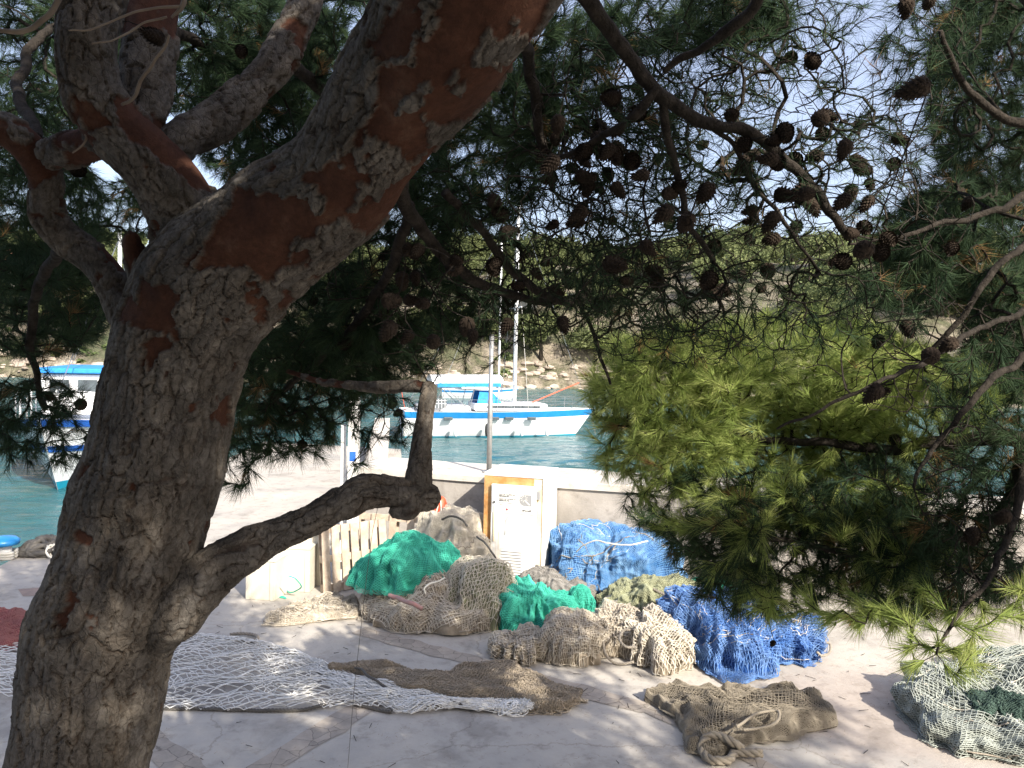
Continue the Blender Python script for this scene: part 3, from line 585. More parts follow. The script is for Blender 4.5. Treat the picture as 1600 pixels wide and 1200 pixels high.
# ------------------------------------------------------------------ quay furniture
wang = math.atan2(WN[1], WN[0])
def cabinet():
    FL = at(757, 737, 9.72); e = empty('utility_cabinet', (FL[0], FL[1], 0), wang); tag(e, 'white outdoor cabinet with rusty orange frame and louvred door by the wall', 'cabinet')
    w, d, h = .80, .60, FL[2]
    mb = MB(); t_ = .045
    mb.box((w/2, d/2+.06, h-t_/2), (w, d+.12, t_)); mb.box((w-t_/2, d/2+.03, (h-t_)/2), (t_, d+.06, h-t_)); mb.box((t_/2, d/2+.06, (h-t_)/2), (t_*.98, d, h-t_)); mb.box((w/2, d+.02, (h-t_)/2), (w-2*t_, .04, h-t_))
    mb.build('shell', M['cab'], e, bevel=.006)
    mb = MB(); mb.box((w*.07, .03, (h-t_)/2), (w*.14, .05, h-t_-.004)); mb.box((w*.47, .032, h-t_-.055), (w*.66, .046, .10)); mb.build('rusty_frame', M['rust'], e)
    MB().box((w*.87, .035, (h-t_)/2), (w*.145, .04, h-t_-.004)).build('side_frame', M['rustlight'], e)
    dw, dh = .575, h-.16; dx = .11+dw/2
    dr = MB().box((dx, -.025, dh/2+.02), (dw, .045, dh)).build('door', M['cab'], e, bevel=.004)
    MB().box((dx+dw/2+.022, -.02, dh-.09), (.04, .05, .10)).build('hinge', M['signgrey'], dr)
    MB().box((.155, -.056, dh-.47), (.018, .016, .45)).build('bar', M['rustlight'], dr); MB().tube([(.155, -.07, dh-.20), (.155, -.045, dh-.20)], .014, 8).build('lock', M['ink'], dr)
    lv = MB()
    for q in range(11): lv.box((.385, -.052, .12+.036*q+.0), (.26, .012, .010), rx=.5)
    lv.build('louvre', M['signgrey'], dr)
    MB().box((.385, -.050, .30), (.285, .004, .44)).build('louvre_panel', M['white'], dr)
    sb = MB().box((dx, -.052, dh-.165), (dw-.03, .008, .33)).build('sign_board', M['white'], e)
    # grey half-round badge with a flare
    cx, cz, r_ = .545, dh-.155, .070
    P = [(cx+r_*math.cos(a), -.0575, cz+r_*math.sin(a)) for a in np.linspace(math.pi/2, 3*math.pi/2, 14)]+[(cx+.085, -.0575, cz-r_), (cx+.085, -.0575, cz+r_)]
    mesh_obj('badge', P, [tuple(range(len(P)))], M['signgrey'], sb)
    fl = MB(); fl.box((cx+.03, -.0595, cz-.025), (.085, .002, .014), ry=math.radians(42))
    for q in range(9):
        a = R_(20+q*40); fl.box((cx-.012+.036*math.cos(a), -.0595, cz+.022+.036*math.sin(a)), (.026, .002, .005), ry=-a)
    fl.build('flare_symbol', M['white'], sb)
    def txt(body, x, z, size, m_, bold=False):
        c = bpy.data.curves.new('t', 'FONT'); c.body = body; c.size = size; c.extrude = .0006; c.offset = .0006 if bold else 0
        o = bpy.data.objects.new('t', c); COL.objects.link(o); bpy.context.view_layer.update(); me = bpy.data.meshes.new_from_object(o); bpy.data.objects.remove(o)
        me.transform(Matrix.Translation((x, -.058, z)) @ Matrix.Rotation(math.pi/2, 4, 'X')); me.materials.append(m_)
        q = bpy.data.objects.new('lettering', me); COL.objects.link(q); q.parent = sb
    txt('Punt de recollida de', .215, dh-.105, .025, M['ink']); txt('BENGALES', .215, dh-.128, .027, M['ink'], True)
    txt('Punto de recogida de', .215, dh-.160, .025, M['ink']); txt('BENGALAS', .215, dh-.183, .027, M['ink'], True)
    txt('BOAT FLARES', .215, dh-.213, .027, M['signgrey']); txt('collection point', .215, dh-.233, .020, M['signgrey'])
    txt('#PortsIB', .515, dh-.292, .032, M['ink'], True); txt('Ports de les Illes', .40, dh-.275, .014, M['signgrey'])
    lg = MB()
    for q, x in enumerate((.232, .274, .318, .362)):
        n_ = 3 if q == 0 else 12; rr = .015
        for k in range(n_):
            a0, a1 = 2*math.pi*k/n_+math.pi/2, 2*math.pi*(k+1)/n_+math.pi/2; b_ = .0 if q == 2 else .011
            lg.add([(x+rr*math.cos(a0), -.0572, dh-.283+rr*math.sin(a0)), (x+rr*math.cos(a1), -.0572, dh-.283+rr*math.sin(a1)), (x+b_*math.cos(a1), -.0572, dh-.283+b_*math.sin(a1)), (x+b_*math.cos(a0), -.0572, dh-.283+b_*math.sin(a0))], [(0, 1, 2, 3)])
    lg.build('small_logos', M['redink'], sb)
    MB().tube([(.30, -.056, .95*dh-.55), (.31, -.056, .95*dh-.34), (.34, -.056, .95*dh-.30), (.315, -.056, .95*dh-.36), (.36, -.056, .95*dh-.345), (.40, -.056, .95*dh-.31)], .0022, 5).build('wire_hook', M['galv'], dr)
cabinet()
# steel pole behind the cabinet
P = at(764, 735, 10.75); Q = at(771, 525, 10.75)
e = empty('steel_pole', (P[0], P[1], 1.29)); tag(e, 'thin grey steel pole standing on the wall behind the cabinet', 'pole')
hh = Q[2]-1.29; MB().tube([(0, 0, 0), (0, 0, hh*.52), (0, 0, hh*.53), (0, 0, hh)], [.036, .036, .03, .03], 12).build('pole', M['galv'], e, True); MB().tube([(0, 0, hh), (0, 0, hh+.02)], .033, 12).build('cap', M['dark'], e); MB().box((0, 0, .006), (.16, .16, .012)).build('base_plate', M['galv'], e)
# white posts
for k, (px_, y_, w_, top, lab) in enumerate(((550, 9.9, .13, 2.35, 'wide white square post with a small blue mark near the parapet corner'), (534, 10.0, .06, 2.0, 'thin white post standing just left of the wider white post'))):
    P = gr(px_, 0+545+3*FPX/y_); e = empty('white_post', (P[0], P[1], 0)); tag(e, lab, 'post')
    MB().box((0, 0, top/2), (w_, w_, top)).build('post', M['white'], e, bevel=.01); MB().box((0, 0, .01), (w_*2, w_*2, .02)).build('base_plate', M['galv'], e)
    if k == 0: MB().box((0, -w_/2-.003, 1.62), (w_*.6, .006, .12)).build('blue_mark', M['deepblue'], e)
P = gr(519, 842); e = empty('bollard', (P[0]-.02, P[1]-.3, 0)); tag(e, 'small grey glassy dome lamp on the ground beside the white posts', 'lamp')
MB().lathe([(.13, 0), (.13, .12), (.09, .14), (.09, .5), (.14, .53)], n=16).build('base', M['galv'], e, True); MB().lathe([(.13, .53), (.14, .62), (.10, .72), (.02, .76)], n=16).build('dome', mat('frosted', (.5, .52, .5), (.6, .6, .58), 4, .2), e, True)
# pallets
def pallet(loc, rz, tilt, W, H, n, label):
    e = empty('wooden_pallet', loc, rz); tag(e, label, 'pallet', 'weathered wooden pallets'); e.rotation_euler = (tilt, 0, rz)
    for i in range(n):
        sw = .098; x = -W/2+sw/2+(W-sw)*i/(n-1); MB().box((x, -.065, H/2), (sw, .02, H), ry=r2.uniform(-.012, .012)).build('slat', M['palletwood'], e, bevel=.003)
    for z in (.05, H*.5, H-.05): MB().box((0, -.04, z), (W*.995, .022, .085)).build('rail', M['palletwood'], e, bevel=.003)
    for z in (.05, H*.5, H-.05):
        for x in (-W/2+.06, 0, W/2-.06): MB().box((x, .012, z), (.10, .075, .09)).build('block', M['palletwood'], e)
    for x in (-W/2+.06, 0, W/2-.06): MB().box((x, .06, H/2), (.09, .018, H*.99)).build('back_slat', M['palletwood'], e)
P1 = gr(496, 930); 
pallet((P1[0]+.38, P1[1]+.33, 0), .62, -.15, .86, .80, 7, 'weathered pallet with vertical slats leaning upright left of the green net')
P2 = gr(620, 905); pallet((P2[0]-.1, P2[1]+.25, 0), -.2, -.1, 1.1, .78, 5, 'pallet standing behind the beige net pile under the bent branch')
# cream boxes
for k, (px_, py_, w_, h_, d_, rz_, lab) in enumerate(((462, 925, .36, .52, .4, .45, 'cream wooden box standing beside the slatted pallet'), (410, 938, .36, .46, .35, .35, 'low white box standing on the quay left of the cream box'), (485, 915, .26, .62, .3, .5, 'tall narrow cream box half behind the pallet edge'))):
    P = gr(px_, py_); e = empty('storage_box', (P[0], P[1]+d_/2, 0), rz_-.5); tag(e, lab, 'box', 'pale boxes beside the pallet')
    m_ = M['cream']
    MB().box((0, 0, h_/2), (w_, d_, h_)).build('body', m_, e, bevel=.008); MB().box((0, 0, h_+.013), (w_+.02, d_+.02, .022)).build('lid', m_, e, bevel=.004); 
    for s_ in (-1, 1): MB().box((s_*(w_/2-.03), -d_/2-.006, h_/2), (.05, .012, h_*.98)).build('batten', m_, e)
# orange buoy
P = at(688, 806, 9.9); e = empty('orange_buoy', P); tag(e, 'orange plastic buoy with white band and rope loop against the wall', 'buoy')
MB().lathe([(.02, -.16), (.12, -.15), (.125, -.02), (.10, .12), (.06, .22), (.03, .25)], n=18).build('float', M['orange'], e, True); MB().lathe([(.126, .0), (.127, .04), (.118, .042)], n=18).build('band', M['gelcoat'], e, True)
MB().tube([(0, -.13, -.1), (.02, -.12, .1), (.0, -.05, .27), (-.03, -.1, .12), (-.07, -.12, -.1)], .008, 6).build('rope_loop', M['rope_white'], e)
# bollard with blue top and the rope pile on the quay edge
P = gr(-2, 876); e = empty('mooring_bollard', (P[0], P[1]+.1, 0)); tag(e, 'mooring bollard with bright blue cap and white rope at the quay edge', 'bollard')
MB().lathe([(.14, 0), (.10, .05), (.10, .18)], n=18).build('post', M['white'], e, True); MB().lathe([(.10, .18), (.19, .20), (.20, .25), (.15, .29), (.02, .31)], n=18).build('cap', M['boatblue'], e, True)
mb = MB()
for q in range(3): mb.tube([(.155*math.cos(a), .155*math.sin(a), .03+.035*q+.01*math.sin(3*a)) for a in np.linspace(0, 6.1, 22)], .02, 7)
mb.build('rope_turns', M['rope_white'], e, True)
def tangle(c, rx, ry, h, r, n, m, name, label, cat, seed, loops=2.5):
    rr = random.Random(seed); mb = MB()
    for q in range(n):
        P = []; a0 = rr.uniform(0, 6.28); ph = rr.uniform(0, 6.28); cx = rr.uniform(-.45, .45)*rx; cy = rr.uniform(-.45, .45)*ry; s_ = rr.uniform(.3, .65); st = rr.uniform(.6, 1.5)
        for t in np.linspace(0, loops*6.28, int(16*loops)):
            x = cx+s_*rx*math.cos(t+a0)+.12*rx*math.sin(2.3*t+ph); y = cy+s_*ry*math.sin(t*st+a0)
            z = r+max(0, h*(1-(x/rx)**2*.8-(y/ry)**2*.8))*(.5+.5*math.sin(t*1.7+ph)); P.append((c[0]+x, c[1]+y, z))
        mb.tube(P, r, 8)
    o = mb.build(name, m, None, True); tag(o, label, cat); return o
P = gr(66, 868); tangle((P[0], P[1]+.12), .36, .28, .20, .033, 7, M['rope_dark'], 'rope_pile', 'tangled dark grey mooring ropes piled on the quay edge', 'rope', 3)
P = gr(85, 872); tangle((P[0], P[1]+.05), .30, .22, .16, .016, 4, M['rope_white'], 'rope_pile', 'white rope wound over the dark ropes by the water', 'rope', 5, 1.6)
def rope(pts, r, m, name, label, wob=.01, n=None, z0=None, cat='rope', par=None, twist=True):
    P = catmull([q if len(q) == 3 and isinstance(q, np.ndarray) else np.array(q, float) for q in pts], n or 14*len(pts))
    P = P+np.stack([vn(P[:, 0]*9, P[:, 1]*9, k*5, 4+k) for k in range(3)], 1)*wob
    # three-strand lay
    mb = MB()
    if twist and r > .009:
        L_ = np.concatenate([[0], np.cumsum(np.linalg.norm(np.diff(P, axis=0), axis=1))]); nn = max(12, int(L_[-1]/(r*1.0))); nn = min(nn, 260)
        tt = np.linspace(0, L_[-1], nn); Pi = np.stack([np.interp(tt, L_, P[:, k]) for k in range(3)], 1); T = np.gradient(Pi, axis=0); T /= np.linalg.norm(T, axis=1, keepdims=True)+1e-9
        U = np.cross(T, [0, 0, 1.0]); U /= np.linalg.norm(U, axis=1, keepdims=True)+1e-6; W = np.cross(T, U)
        for s_ in range(3):
            a = tt/(r*5.5)*6.28+s_*2.094; Q = Pi+(U*np.cos(a)[:, None]+W*np.sin(a)[:, None])*r*.5; mb.tube(Q, r*.58, 5)
    else: mb.tube(P, r, 6)
    o = mb.build(name, m, None, True)
    if label: tag(o, label, cat)
    return o
def gz(px, py, z): p = gr(px, py, z); return (p[0], p[1], p[2])
rope([gz(434, 905, .02), gz(440, 915, .02), gz(450, 925, .02), gz(470, 918, .15), gz(462, 905, .3), gz(452, 900, .35)], .008, M['n_green'], 'green_rope', 'thin green rope looping over the cream box', twist=False)
rope([gz(388, 918, .02), gz(405, 925, .015), gz(425, 930, .015), gz(446, 934, .015), gz(440, 931, .015), gz(420, 928, .015), gz(432, 920, .04)], .008, M['n_green'], 'green_rope', 'thin green rope lying on the quay before the boxes', twist=False)
# ------------------------------------------------------------------ fishing nets
def R_outline(poly, c):
    poly = np.asarray(poly, float)-c; P = []
    for i in range(len(poly)):
        a, b = poly[i], poly[(i+1) % len(poly)]
        for t in np.linspace(0, 1, 12, endpoint=False): P.append(a*(1-t)+b*t)
    P = np.array(P); th = np.arctan2(P[:, 1], P[:, 0]); r = np.linalg.norm(P, axis=1); o = np.argsort(th); th, r = th[o], r[o]
    th = np.concatenate([th-2*np.pi, th, th+2*np.pi]); r = np.concatenate([r, r, r]); k = np.ones(5)/5; r = np.convolve(r, k, 'same')
    return lambda t: np.interp((t+np.pi) % (2*np.pi)-np.pi, th, r)
def lump(poly=None, c=None, ax=1, ay=1, rot=0, h=.5, seed=1, fold=.05, ff=5., lobe=.15, lf=1.6, zoff=0, power=.8, droop=None, flat=0):
    if poly is not None:
        poly = np.asarray(poly)[:, :2]; c = poly.mean(0) if c is None else np.array(c); Rf = R_outline(poly, c)
    else:
        c = np.array(c, float)
        def Rf(t): t2 = t-rot; return 1/np.sqrt((np.cos(t2)/ax)**2+(np.sin(t2)/ay)**2)
    ravg = float(np.mean(Rf(np.linspace(-3.1, 3.1, 60))))
    def S(phi, th, off=0.0):
        R = Rf(th)*(1+.10*vn(np.cos(th)*2.2, np.sin(th)*2.2, seed*3.1, seed)+.05*vn(np.cos(th)*7, np.sin(th)*7, seed, seed+1))
        rad = np.where(phi <= np.pi/2, np.abs(np.sin(phi))**.9, 1+.55*(phi-np.pi/2)); x = R*rad*np.cos(th); y = R*rad*np.sin(th)
        z = h*np.clip(np.cos(phi), 0, 1)**power
        q = 1/max(ravg, .2)
        lb = fbm(x*lf+seed, y*lf, z*lf, seed+5, 3)
        edge = np.clip(np.cos(phi)*2.5, 0, 1)
        z = z*(1+1.3*lobe/.15*.35*lb*1.5)
        wx = .35*vn(x*2.1, y*2.1, z*2.1, seed+7); 
        n1 = vn(x*ff+wx*ff, y*ff*.6, z*ff*.9+seed, seed+8); rid = (1-np.abs(n1)*2.2)
        n2 = vn(x*ff*2.3+3, y*ff*2.0+wx*ff, z*ff*2, seed+9); rid2 = (1-np.abs(n2)*2.2)
        n3_ = vn(np.cos(th)*4.5+seed, np.sin(th)*4.5, phi*1.3+z*1.5, seed+11); rid3 = (1-np.abs(n3_)*2.6)
        d = fold*.8*rid+fold*.45*rid2+fold*1.0*rid3*np.sin(phi)**2+off
        n5_ = vn(x*ff*4.5+wx*3, y*ff*4.5, z*ff*4+wx*5, seed+13); d = d+fold*.32*(1-np.abs(n5_)*2.4)*np.clip(np.cos(phi)*4+.3, 0, 1)
        nx_, ny_, nz_ = np.sin(phi)*np.cos(th), np.sin(phi)*np.sin(th), np.clip(np.cos(phi), 0, 1)*.8+.25*(phi <= np.pi/2)
        if flat: nx_, ny_, nz_ = nx_*.25, ny_*.25, np.ones_like(phi)*1.0
        x = x+nx_*d+.5*lobe*nx_*lb; y = y+ny_*d+.5*lobe*ny_*lb; z = z+nz_*d*np.where(flat, np.clip(np.cos(phi)*3+.25, 0, 1), 1)
        zb = zoff if droop is None else droop(c[0]+x, c[1]+y)
        return np.stack([c[0]+x, c[1]+y, np.maximum(z, .004+off)+zb], -1)
    return S, ravg
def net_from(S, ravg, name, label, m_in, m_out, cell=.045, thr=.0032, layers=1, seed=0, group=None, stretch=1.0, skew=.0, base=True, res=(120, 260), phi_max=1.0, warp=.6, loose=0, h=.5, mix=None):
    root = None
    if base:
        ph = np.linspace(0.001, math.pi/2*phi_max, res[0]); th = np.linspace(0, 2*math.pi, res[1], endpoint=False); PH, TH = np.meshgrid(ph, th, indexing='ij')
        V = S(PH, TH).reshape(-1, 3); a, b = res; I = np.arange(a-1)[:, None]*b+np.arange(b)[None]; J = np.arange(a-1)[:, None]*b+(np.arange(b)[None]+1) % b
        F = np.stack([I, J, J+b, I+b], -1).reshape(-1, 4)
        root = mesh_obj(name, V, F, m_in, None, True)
    Rm = max(ravg, h)*1.25*phi_max+.1; VV = []; FF = []; nb = 0
    for l in range(layers):
        r_ = np.random.default_rng(seed*13+l); n_ = int(Rm*2/cell)+2; ang = r_.uniform(0, 6.28)
        j, i = np.meshgrid(np.arange(-n_, n_), np.arange(-n_, n_), indexing='ij')
        s = (i+(j % 2)*.5)*cell; t = j*cell*.5*stretch
        s = s+cell*warp*1.6*vn(s*3.1, t*3.1, l*9., seed+l)+r_.normal(0, cell*.07, s.shape); t = t+cell*warp*2.2*vn(s*2.4+9, t*2.4, l*9., seed+l+3)+r_.normal(0, cell*.07, s.shape)
        s2 = s*math.cos(ang)-t*math.sin(ang); t2 = s*math.sin(ang)+t*math.cos(ang)
        rho = np.hypot(s2, t2)/Rm; th = np.arctan2(t2, s2); ok = rho < phi_max*(1.04+(.11 if phi_max == 1 else .04)*vn(np.cos(th)*3, np.sin(th)*3, seed+l*7., seed+2))
        off = .004+.012*l+(.012+.014*l)*np.abs(vn(s*5, t*5, l*3., seed+30))
        P = S(np.clip(rho, 0, 1.18)*math.pi/2, th, off)
        A = []; B = []
        for dj in (1,):
            a0 = P[:-1]; b0 = P[1:]; m0 = ok[:-1] & ok[1:]
            # diamond: (j,i)->(j+1,i) and (j,i)->(j+1,i +-1) depending on the row parity
            A.append(a0[m0]); B.append(b0[m0])
            par = (j[:-1] % 2 == 1)
            ip = np.clip(np.where(par, np.arange(P.shape[1])[None]+1, np.arange(P.shape[1])[None]-1), 0, P.shape[1]-1)
            rows = np.arange(1, P.shape[0])[:, None]; b1 = P[rows, ip]; m1 = ok[:-1] & ok[rows, ip]
            A.append(a0[m1]); B.append(b1[m1])
        A = np.concatenate(A); B = np.concatenate(B); L_ = np.linalg.norm(A-B, axis=1); k = L_ < cell*4.5; A, B = A[k], B[k]
        V, F = prisms(A, B, thr, thr, 3); VV.append(V); FF.append(F+nb); nb += len(V)
    if loose:
        r_ = np.random.default_rng(seed+99); A = []; B = []
        for q in range(loose):
            th0 = r_.uniform(0, 6.28); p0 = r_.uniform(.2, 1)*math.pi/2; n_ = 9; d = r_.uniform(-.05, .05); e_ = r_.uniform(-.06, .06)
            th = th0+d*np.arange(n_)+r_.normal(0, .01, n_); ph = np.clip(p0+e_*np.arange(n_), .02, math.pi/2*phi_max); P = S(ph, th, .012+.012*r_.random(n_)); A.append(P[:-1]); B.append(P[1:])
        V, F = prisms(np.concatenate(A), np.concatenate(B), thr, thr, 3); VV.append(V); FF.append(F+nb); nb += len(V)
    V = np.concatenate(VV); F = np.concatenate(FF)
    mesh = mesh_obj('mesh_twine' if root else name, V, F, m_out, root)
    if root and loose and mix is None: mix = (M['n_cream'], M['rope'])
    if root and mix:                       # gathered lines and stray cords caught in the heap
        r_ = np.random.default_rng(seed+500)
        for m_, k_, t_ in ((mix[0], 26, .0028), (mix[1], 7, .0065)):
            A = []; B = []
            for q in range(k_):
                n_ = 26; th = r_.uniform(0, 6.28)+np.cumsum(r_.normal(0, .035, n_)+r_.uniform(-.07, .07)); ph = np.clip(r_.uniform(.25, 1.3)+np.cumsum(r_.normal(0, .03, n_)+r_.uniform(-.035, .035)), .05, 1.55); P = S(ph, th, .020+.01*r_.random()); A.append(P[:-1]); B.append(P[1:])
            V, F = prisms(np.concatenate(A), np.concatenate(B), t_, t_, 5); mesh_obj('cord_tangle', V, F, m_, root)['kind'] = 'stuff'
    root = root or mesh; tag(root, label, 'fishing net', group)
    return root
G = 'fishing nets heaped along the quay wall'
def heap(x0, x1, yf, dep, h, **k):     # an elliptical heap standing between two pixel columns with its front foot at row yf
    A = gr(x0, yf); B = gr(x1, yf); c = (A+B)/2; ax = abs(B[0]-A[0])/2; return dict(c=(c[0], c[1]+dep/2-.02), ax=ax, ay=dep/2, h=h, **k)
# big beige heap with cream and green nets over it
a = heap(552, 778, 990, 1.25, .40, seed=3, fold=.05, ff=4.5, lobe=.13, lf=2.2, power=.6); S_, r_ = lump(**a)
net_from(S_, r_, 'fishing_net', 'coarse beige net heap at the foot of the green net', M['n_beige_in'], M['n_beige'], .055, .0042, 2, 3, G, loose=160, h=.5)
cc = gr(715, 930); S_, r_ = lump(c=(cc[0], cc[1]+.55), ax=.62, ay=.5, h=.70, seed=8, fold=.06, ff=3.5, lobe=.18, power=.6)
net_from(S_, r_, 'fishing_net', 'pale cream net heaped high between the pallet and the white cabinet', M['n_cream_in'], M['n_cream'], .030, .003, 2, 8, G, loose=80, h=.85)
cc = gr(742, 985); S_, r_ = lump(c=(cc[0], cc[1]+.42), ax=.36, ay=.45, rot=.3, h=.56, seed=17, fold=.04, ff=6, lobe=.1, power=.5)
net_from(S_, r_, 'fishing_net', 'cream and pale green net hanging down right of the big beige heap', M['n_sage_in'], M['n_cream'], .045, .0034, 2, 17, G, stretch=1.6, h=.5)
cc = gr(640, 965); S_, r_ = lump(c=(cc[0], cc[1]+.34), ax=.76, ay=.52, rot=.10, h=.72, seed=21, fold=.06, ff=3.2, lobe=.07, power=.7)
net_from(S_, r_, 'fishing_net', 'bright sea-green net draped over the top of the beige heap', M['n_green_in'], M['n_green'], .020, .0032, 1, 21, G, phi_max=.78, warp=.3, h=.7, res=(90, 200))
P = [gr(*q) for q in ((415, 976), (450, 955), (520, 938), (560, 945), (565, 968), (500, 972), (450, 980))]
S_, r_ = lump(poly=P, h=.08, seed=31, fold=.03, ff=9, lobe=.1, flat=1); net_from(S_, r_, 'fishing_net', 'small flat beige net tangle left of the big heap', M['n_beige_in'], M['n_beige'], .035, .0035, 2, 31, G, loose=120, h=.1)
# behind: grey net
a = heap(798, 938, 958, .9, .42, seed=41, fold=.05, ff=4.5, lobe=.16, power=.55); S_, r_ = lump(**a); net_from(S_, r_, 'fishing_net', 'grey fine-meshed net between the cabinet and the blue heap', M['n_grey_in'], M['n_grey'], .022, .0032, 1, 41, G, h=.45)
# big blue
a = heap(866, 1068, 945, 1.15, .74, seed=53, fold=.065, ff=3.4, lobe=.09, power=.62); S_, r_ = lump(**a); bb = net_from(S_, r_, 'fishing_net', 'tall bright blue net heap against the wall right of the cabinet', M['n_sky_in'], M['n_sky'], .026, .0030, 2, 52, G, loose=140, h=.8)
# pale green spread behind
P = [gr(*q) for q in ((1050, 925), (1090, 892), (1180, 885), (1290, 892), (1300, 915), (1200, 925), (1110, 935))]
S_, r_ = lump(poly=P, h=.18, seed=61, fold=.05, ff=6, lobe=.1, flat=1); net_from(S_, r_, 'fishing_net', 'thin green net spread along the wall foot behind the blue nets', M['n_sage_in'], M['n_green'], .03, .003, 1, 61, G, h=.1)
# sage and khaki net
a = heap(952, 1095, 985, .85, .38, seed=71, fold=.05, ff=5, lobe=.16, power=.5); S_, r_ = lump(**a); net_from(S_, r_, 'fishing_net', 'sage green and cream net between the two blue heaps', M['n_sage_in'], M['n_sage'], .024, .003, 1, 71, G, h=.4)
cc = gr(1010, 985); S_, r_ = lump(c=(cc[0], cc[1]+.25), ax=.44, ay=.3, h=.28, seed=74, fold=.03, ff=6, lobe=.1, power=.5); net_from(S_, r_, 'fishing_net', 'light tan fine net folded below the sage green one', M['n_beige_in'], M['n_cream'], .024, .003, 1, 74, G, h=.3)
# second green
a = heap(768, 905, 990, .75, .36, seed=81, fold=.06, ff=4.5, lobe=.15, power=.55); S_, r_ = lump(**a); net_from(S_, r_, 'fishing_net', 'bright sea-green net crumpled behind the front beige lump', M['n_green_in'], M['n_green'], .02, .0032, 1, 81, G, warp=.3, h=.4)
# front beige lumps
a = heap(775, 868, 1038, .55, .24, seed=91, fold=.04, ff=7, lobe=.16, power=.5); S_, r_ = lump(**a); net_from(S_, r_, 'fishing_net', 'knotty grey-beige net lump at the very front left of the row', M['n_beige_in'], M['n_beige'], .042, .004, 2, 91, G, loose=90, h=.25)
a = heap(852, 945, 1040, .62, .34, seed=95, fold=.04, ff=7, lobe=.14, power=.5); S_, r_ = lump(**a); net_from(S_, r_, 'fishing_net', 'rounded beige net bundle with green scraps beside the knotty lump', M['n_beige_in'], M['n_beige'], .034, .0036, 2, 95, G, loose=90, h=.32)
a = heap(940, 1015, 1025, .6, .26, seed=98, fold=.05, ff=7, lobe=.2, power=.5); S_, r_ = lump(**a); net_from(S_, r_, 'fishing_net', 'brown-beige net twisted inside the grey rope loop', M['n_beige_in'], M['n_beige'], .04, .004, 2, 98, G, loose=110, h=.25)
a = heap(995, 1085, 1050, .75, .34, seed=101, fold=.05, ff=6, lobe=.18, power=.5); S_, r_ = lump(**a); net_from(S_, r_, 'fishing_net', 'cream and tan net heap touching the front blue net', M['n_beige_in'], M['n_cream'], .04, .0042, 2, 101, G, loose=90, h=.35)
# front blue
a = heap(1078, 1225, 1052, 1.15, .48, seed=111, fold=.07, ff=4.6, lobe=.24, power=.55); S_, r_ = lump(**a); net_from(S_, r_, 'fishing_net', 'deep blue net heap at the front with tan rope across it', M['n_blue_in'], M['n_blue'], .032, .0033, 3, 111, G, loose=200, h=.5)
a = heap(1180, 1288, 1032, .85, .30, seed=115, fold=.06, ff=5, lobe=.24, power=.55); S_, r_ = lump(**a); net_from(S_, r_, 'fishing_net', 'deep blue net bundle at the right end of the row', M['n_blue_in'], M['n_blue'], .032, .0033, 2, 115, G, loose=140, h=.32)
P = [gr(*q) for q in ((1105, 1050), (1135, 1040), (1195, 1040), (1205, 1055), (1170, 1068), (1130, 1072))]
S_, r_ = lump(poly=P, h=.05, seed=118, fold=.015, ff=8, lobe=.05, flat=1); net_from(S_, r_, 'fishing_net', 'thin see-through blue net edge spread on the ground before the blue heap', M['n_blue_in'], M['n_blue'], .035, .0026, 2, 118, G, base=False, h=.05)
# scraps
for px_, py_, s_, m_, lab in ((876, 1033, .07, 'green', 'tiny green net scrap tucked under the beige bundle'), (938, 972, .07, 'blue', 'tiny blue net scrap between the green and tan nets'), (905, 972, .12, 'green', 'green net scrap lying on the rounded beige bundle')):
    cc = gr(px_, py_); S_, r_ = lump(c=(cc[0], cc[1]+.04), ax=s_*1.2, ay=s_, h=s_*1.7 if px_ != 905 else .36, seed=int(px_), fold=.02, ff=12, lobe=.04, power=.5); net_from(S_, r_, 'net_scrap', lab, M['n_%s_in' % m_], M['n_%s' % m_], .02, .003, 1, int(px_), G, res=(24, 48), h=.1)
# brown net on the ground
P = [gr(*q) for q in ((1008, 1096), (1050, 1080), (1120, 1088), (1190, 1085), (1235, 1078), (1275, 1105), (1296, 1140), (1230, 1156), (1170, 1165), (1110, 1192), (1075, 1172), (1060, 1135), (1035, 1112))]
S_, r_ = lump(poly=P, h=.09, seed=121, fold=.035, ff=4.2, lobe=.2, flat=1); net_from(S_, r_, 'fishing_net', 'dark olive-brown net spread alone on the concrete with a thick rope loop', M['n_khaki_in'], M['n_khaki'], .028, .0032, 2, 121, 'nets lying loose on the concrete', warp=.4, h=.15, res=(80, 200))
rope([gz(1192, 1178, .06), gz(1150, 1176, .05), gz(1140, 1188, .04), gz(1110, 1188, .04), gz(1096, 1172, .05), gz(1100, 1156, .10), gz(1122, 1150, .13), gz(1145, 1160, .12), gz(1160, 1170, .06)], .034, M['n_khaki'], 'net_rope', 'thick bound grey-brown rope loop at the brown net front corner', .006)
rope([gz(1150, 1135, .2), gz(1180, 1118, .2), gz(1212, 1110, .2), gz(1218, 1122, .2), gz(1200, 1135, .19), gz(1160, 1140, .18)], .012, M['n_khaki'], 'net_rope', 'thin brown rope loop lying on the olive-brown net', .006)
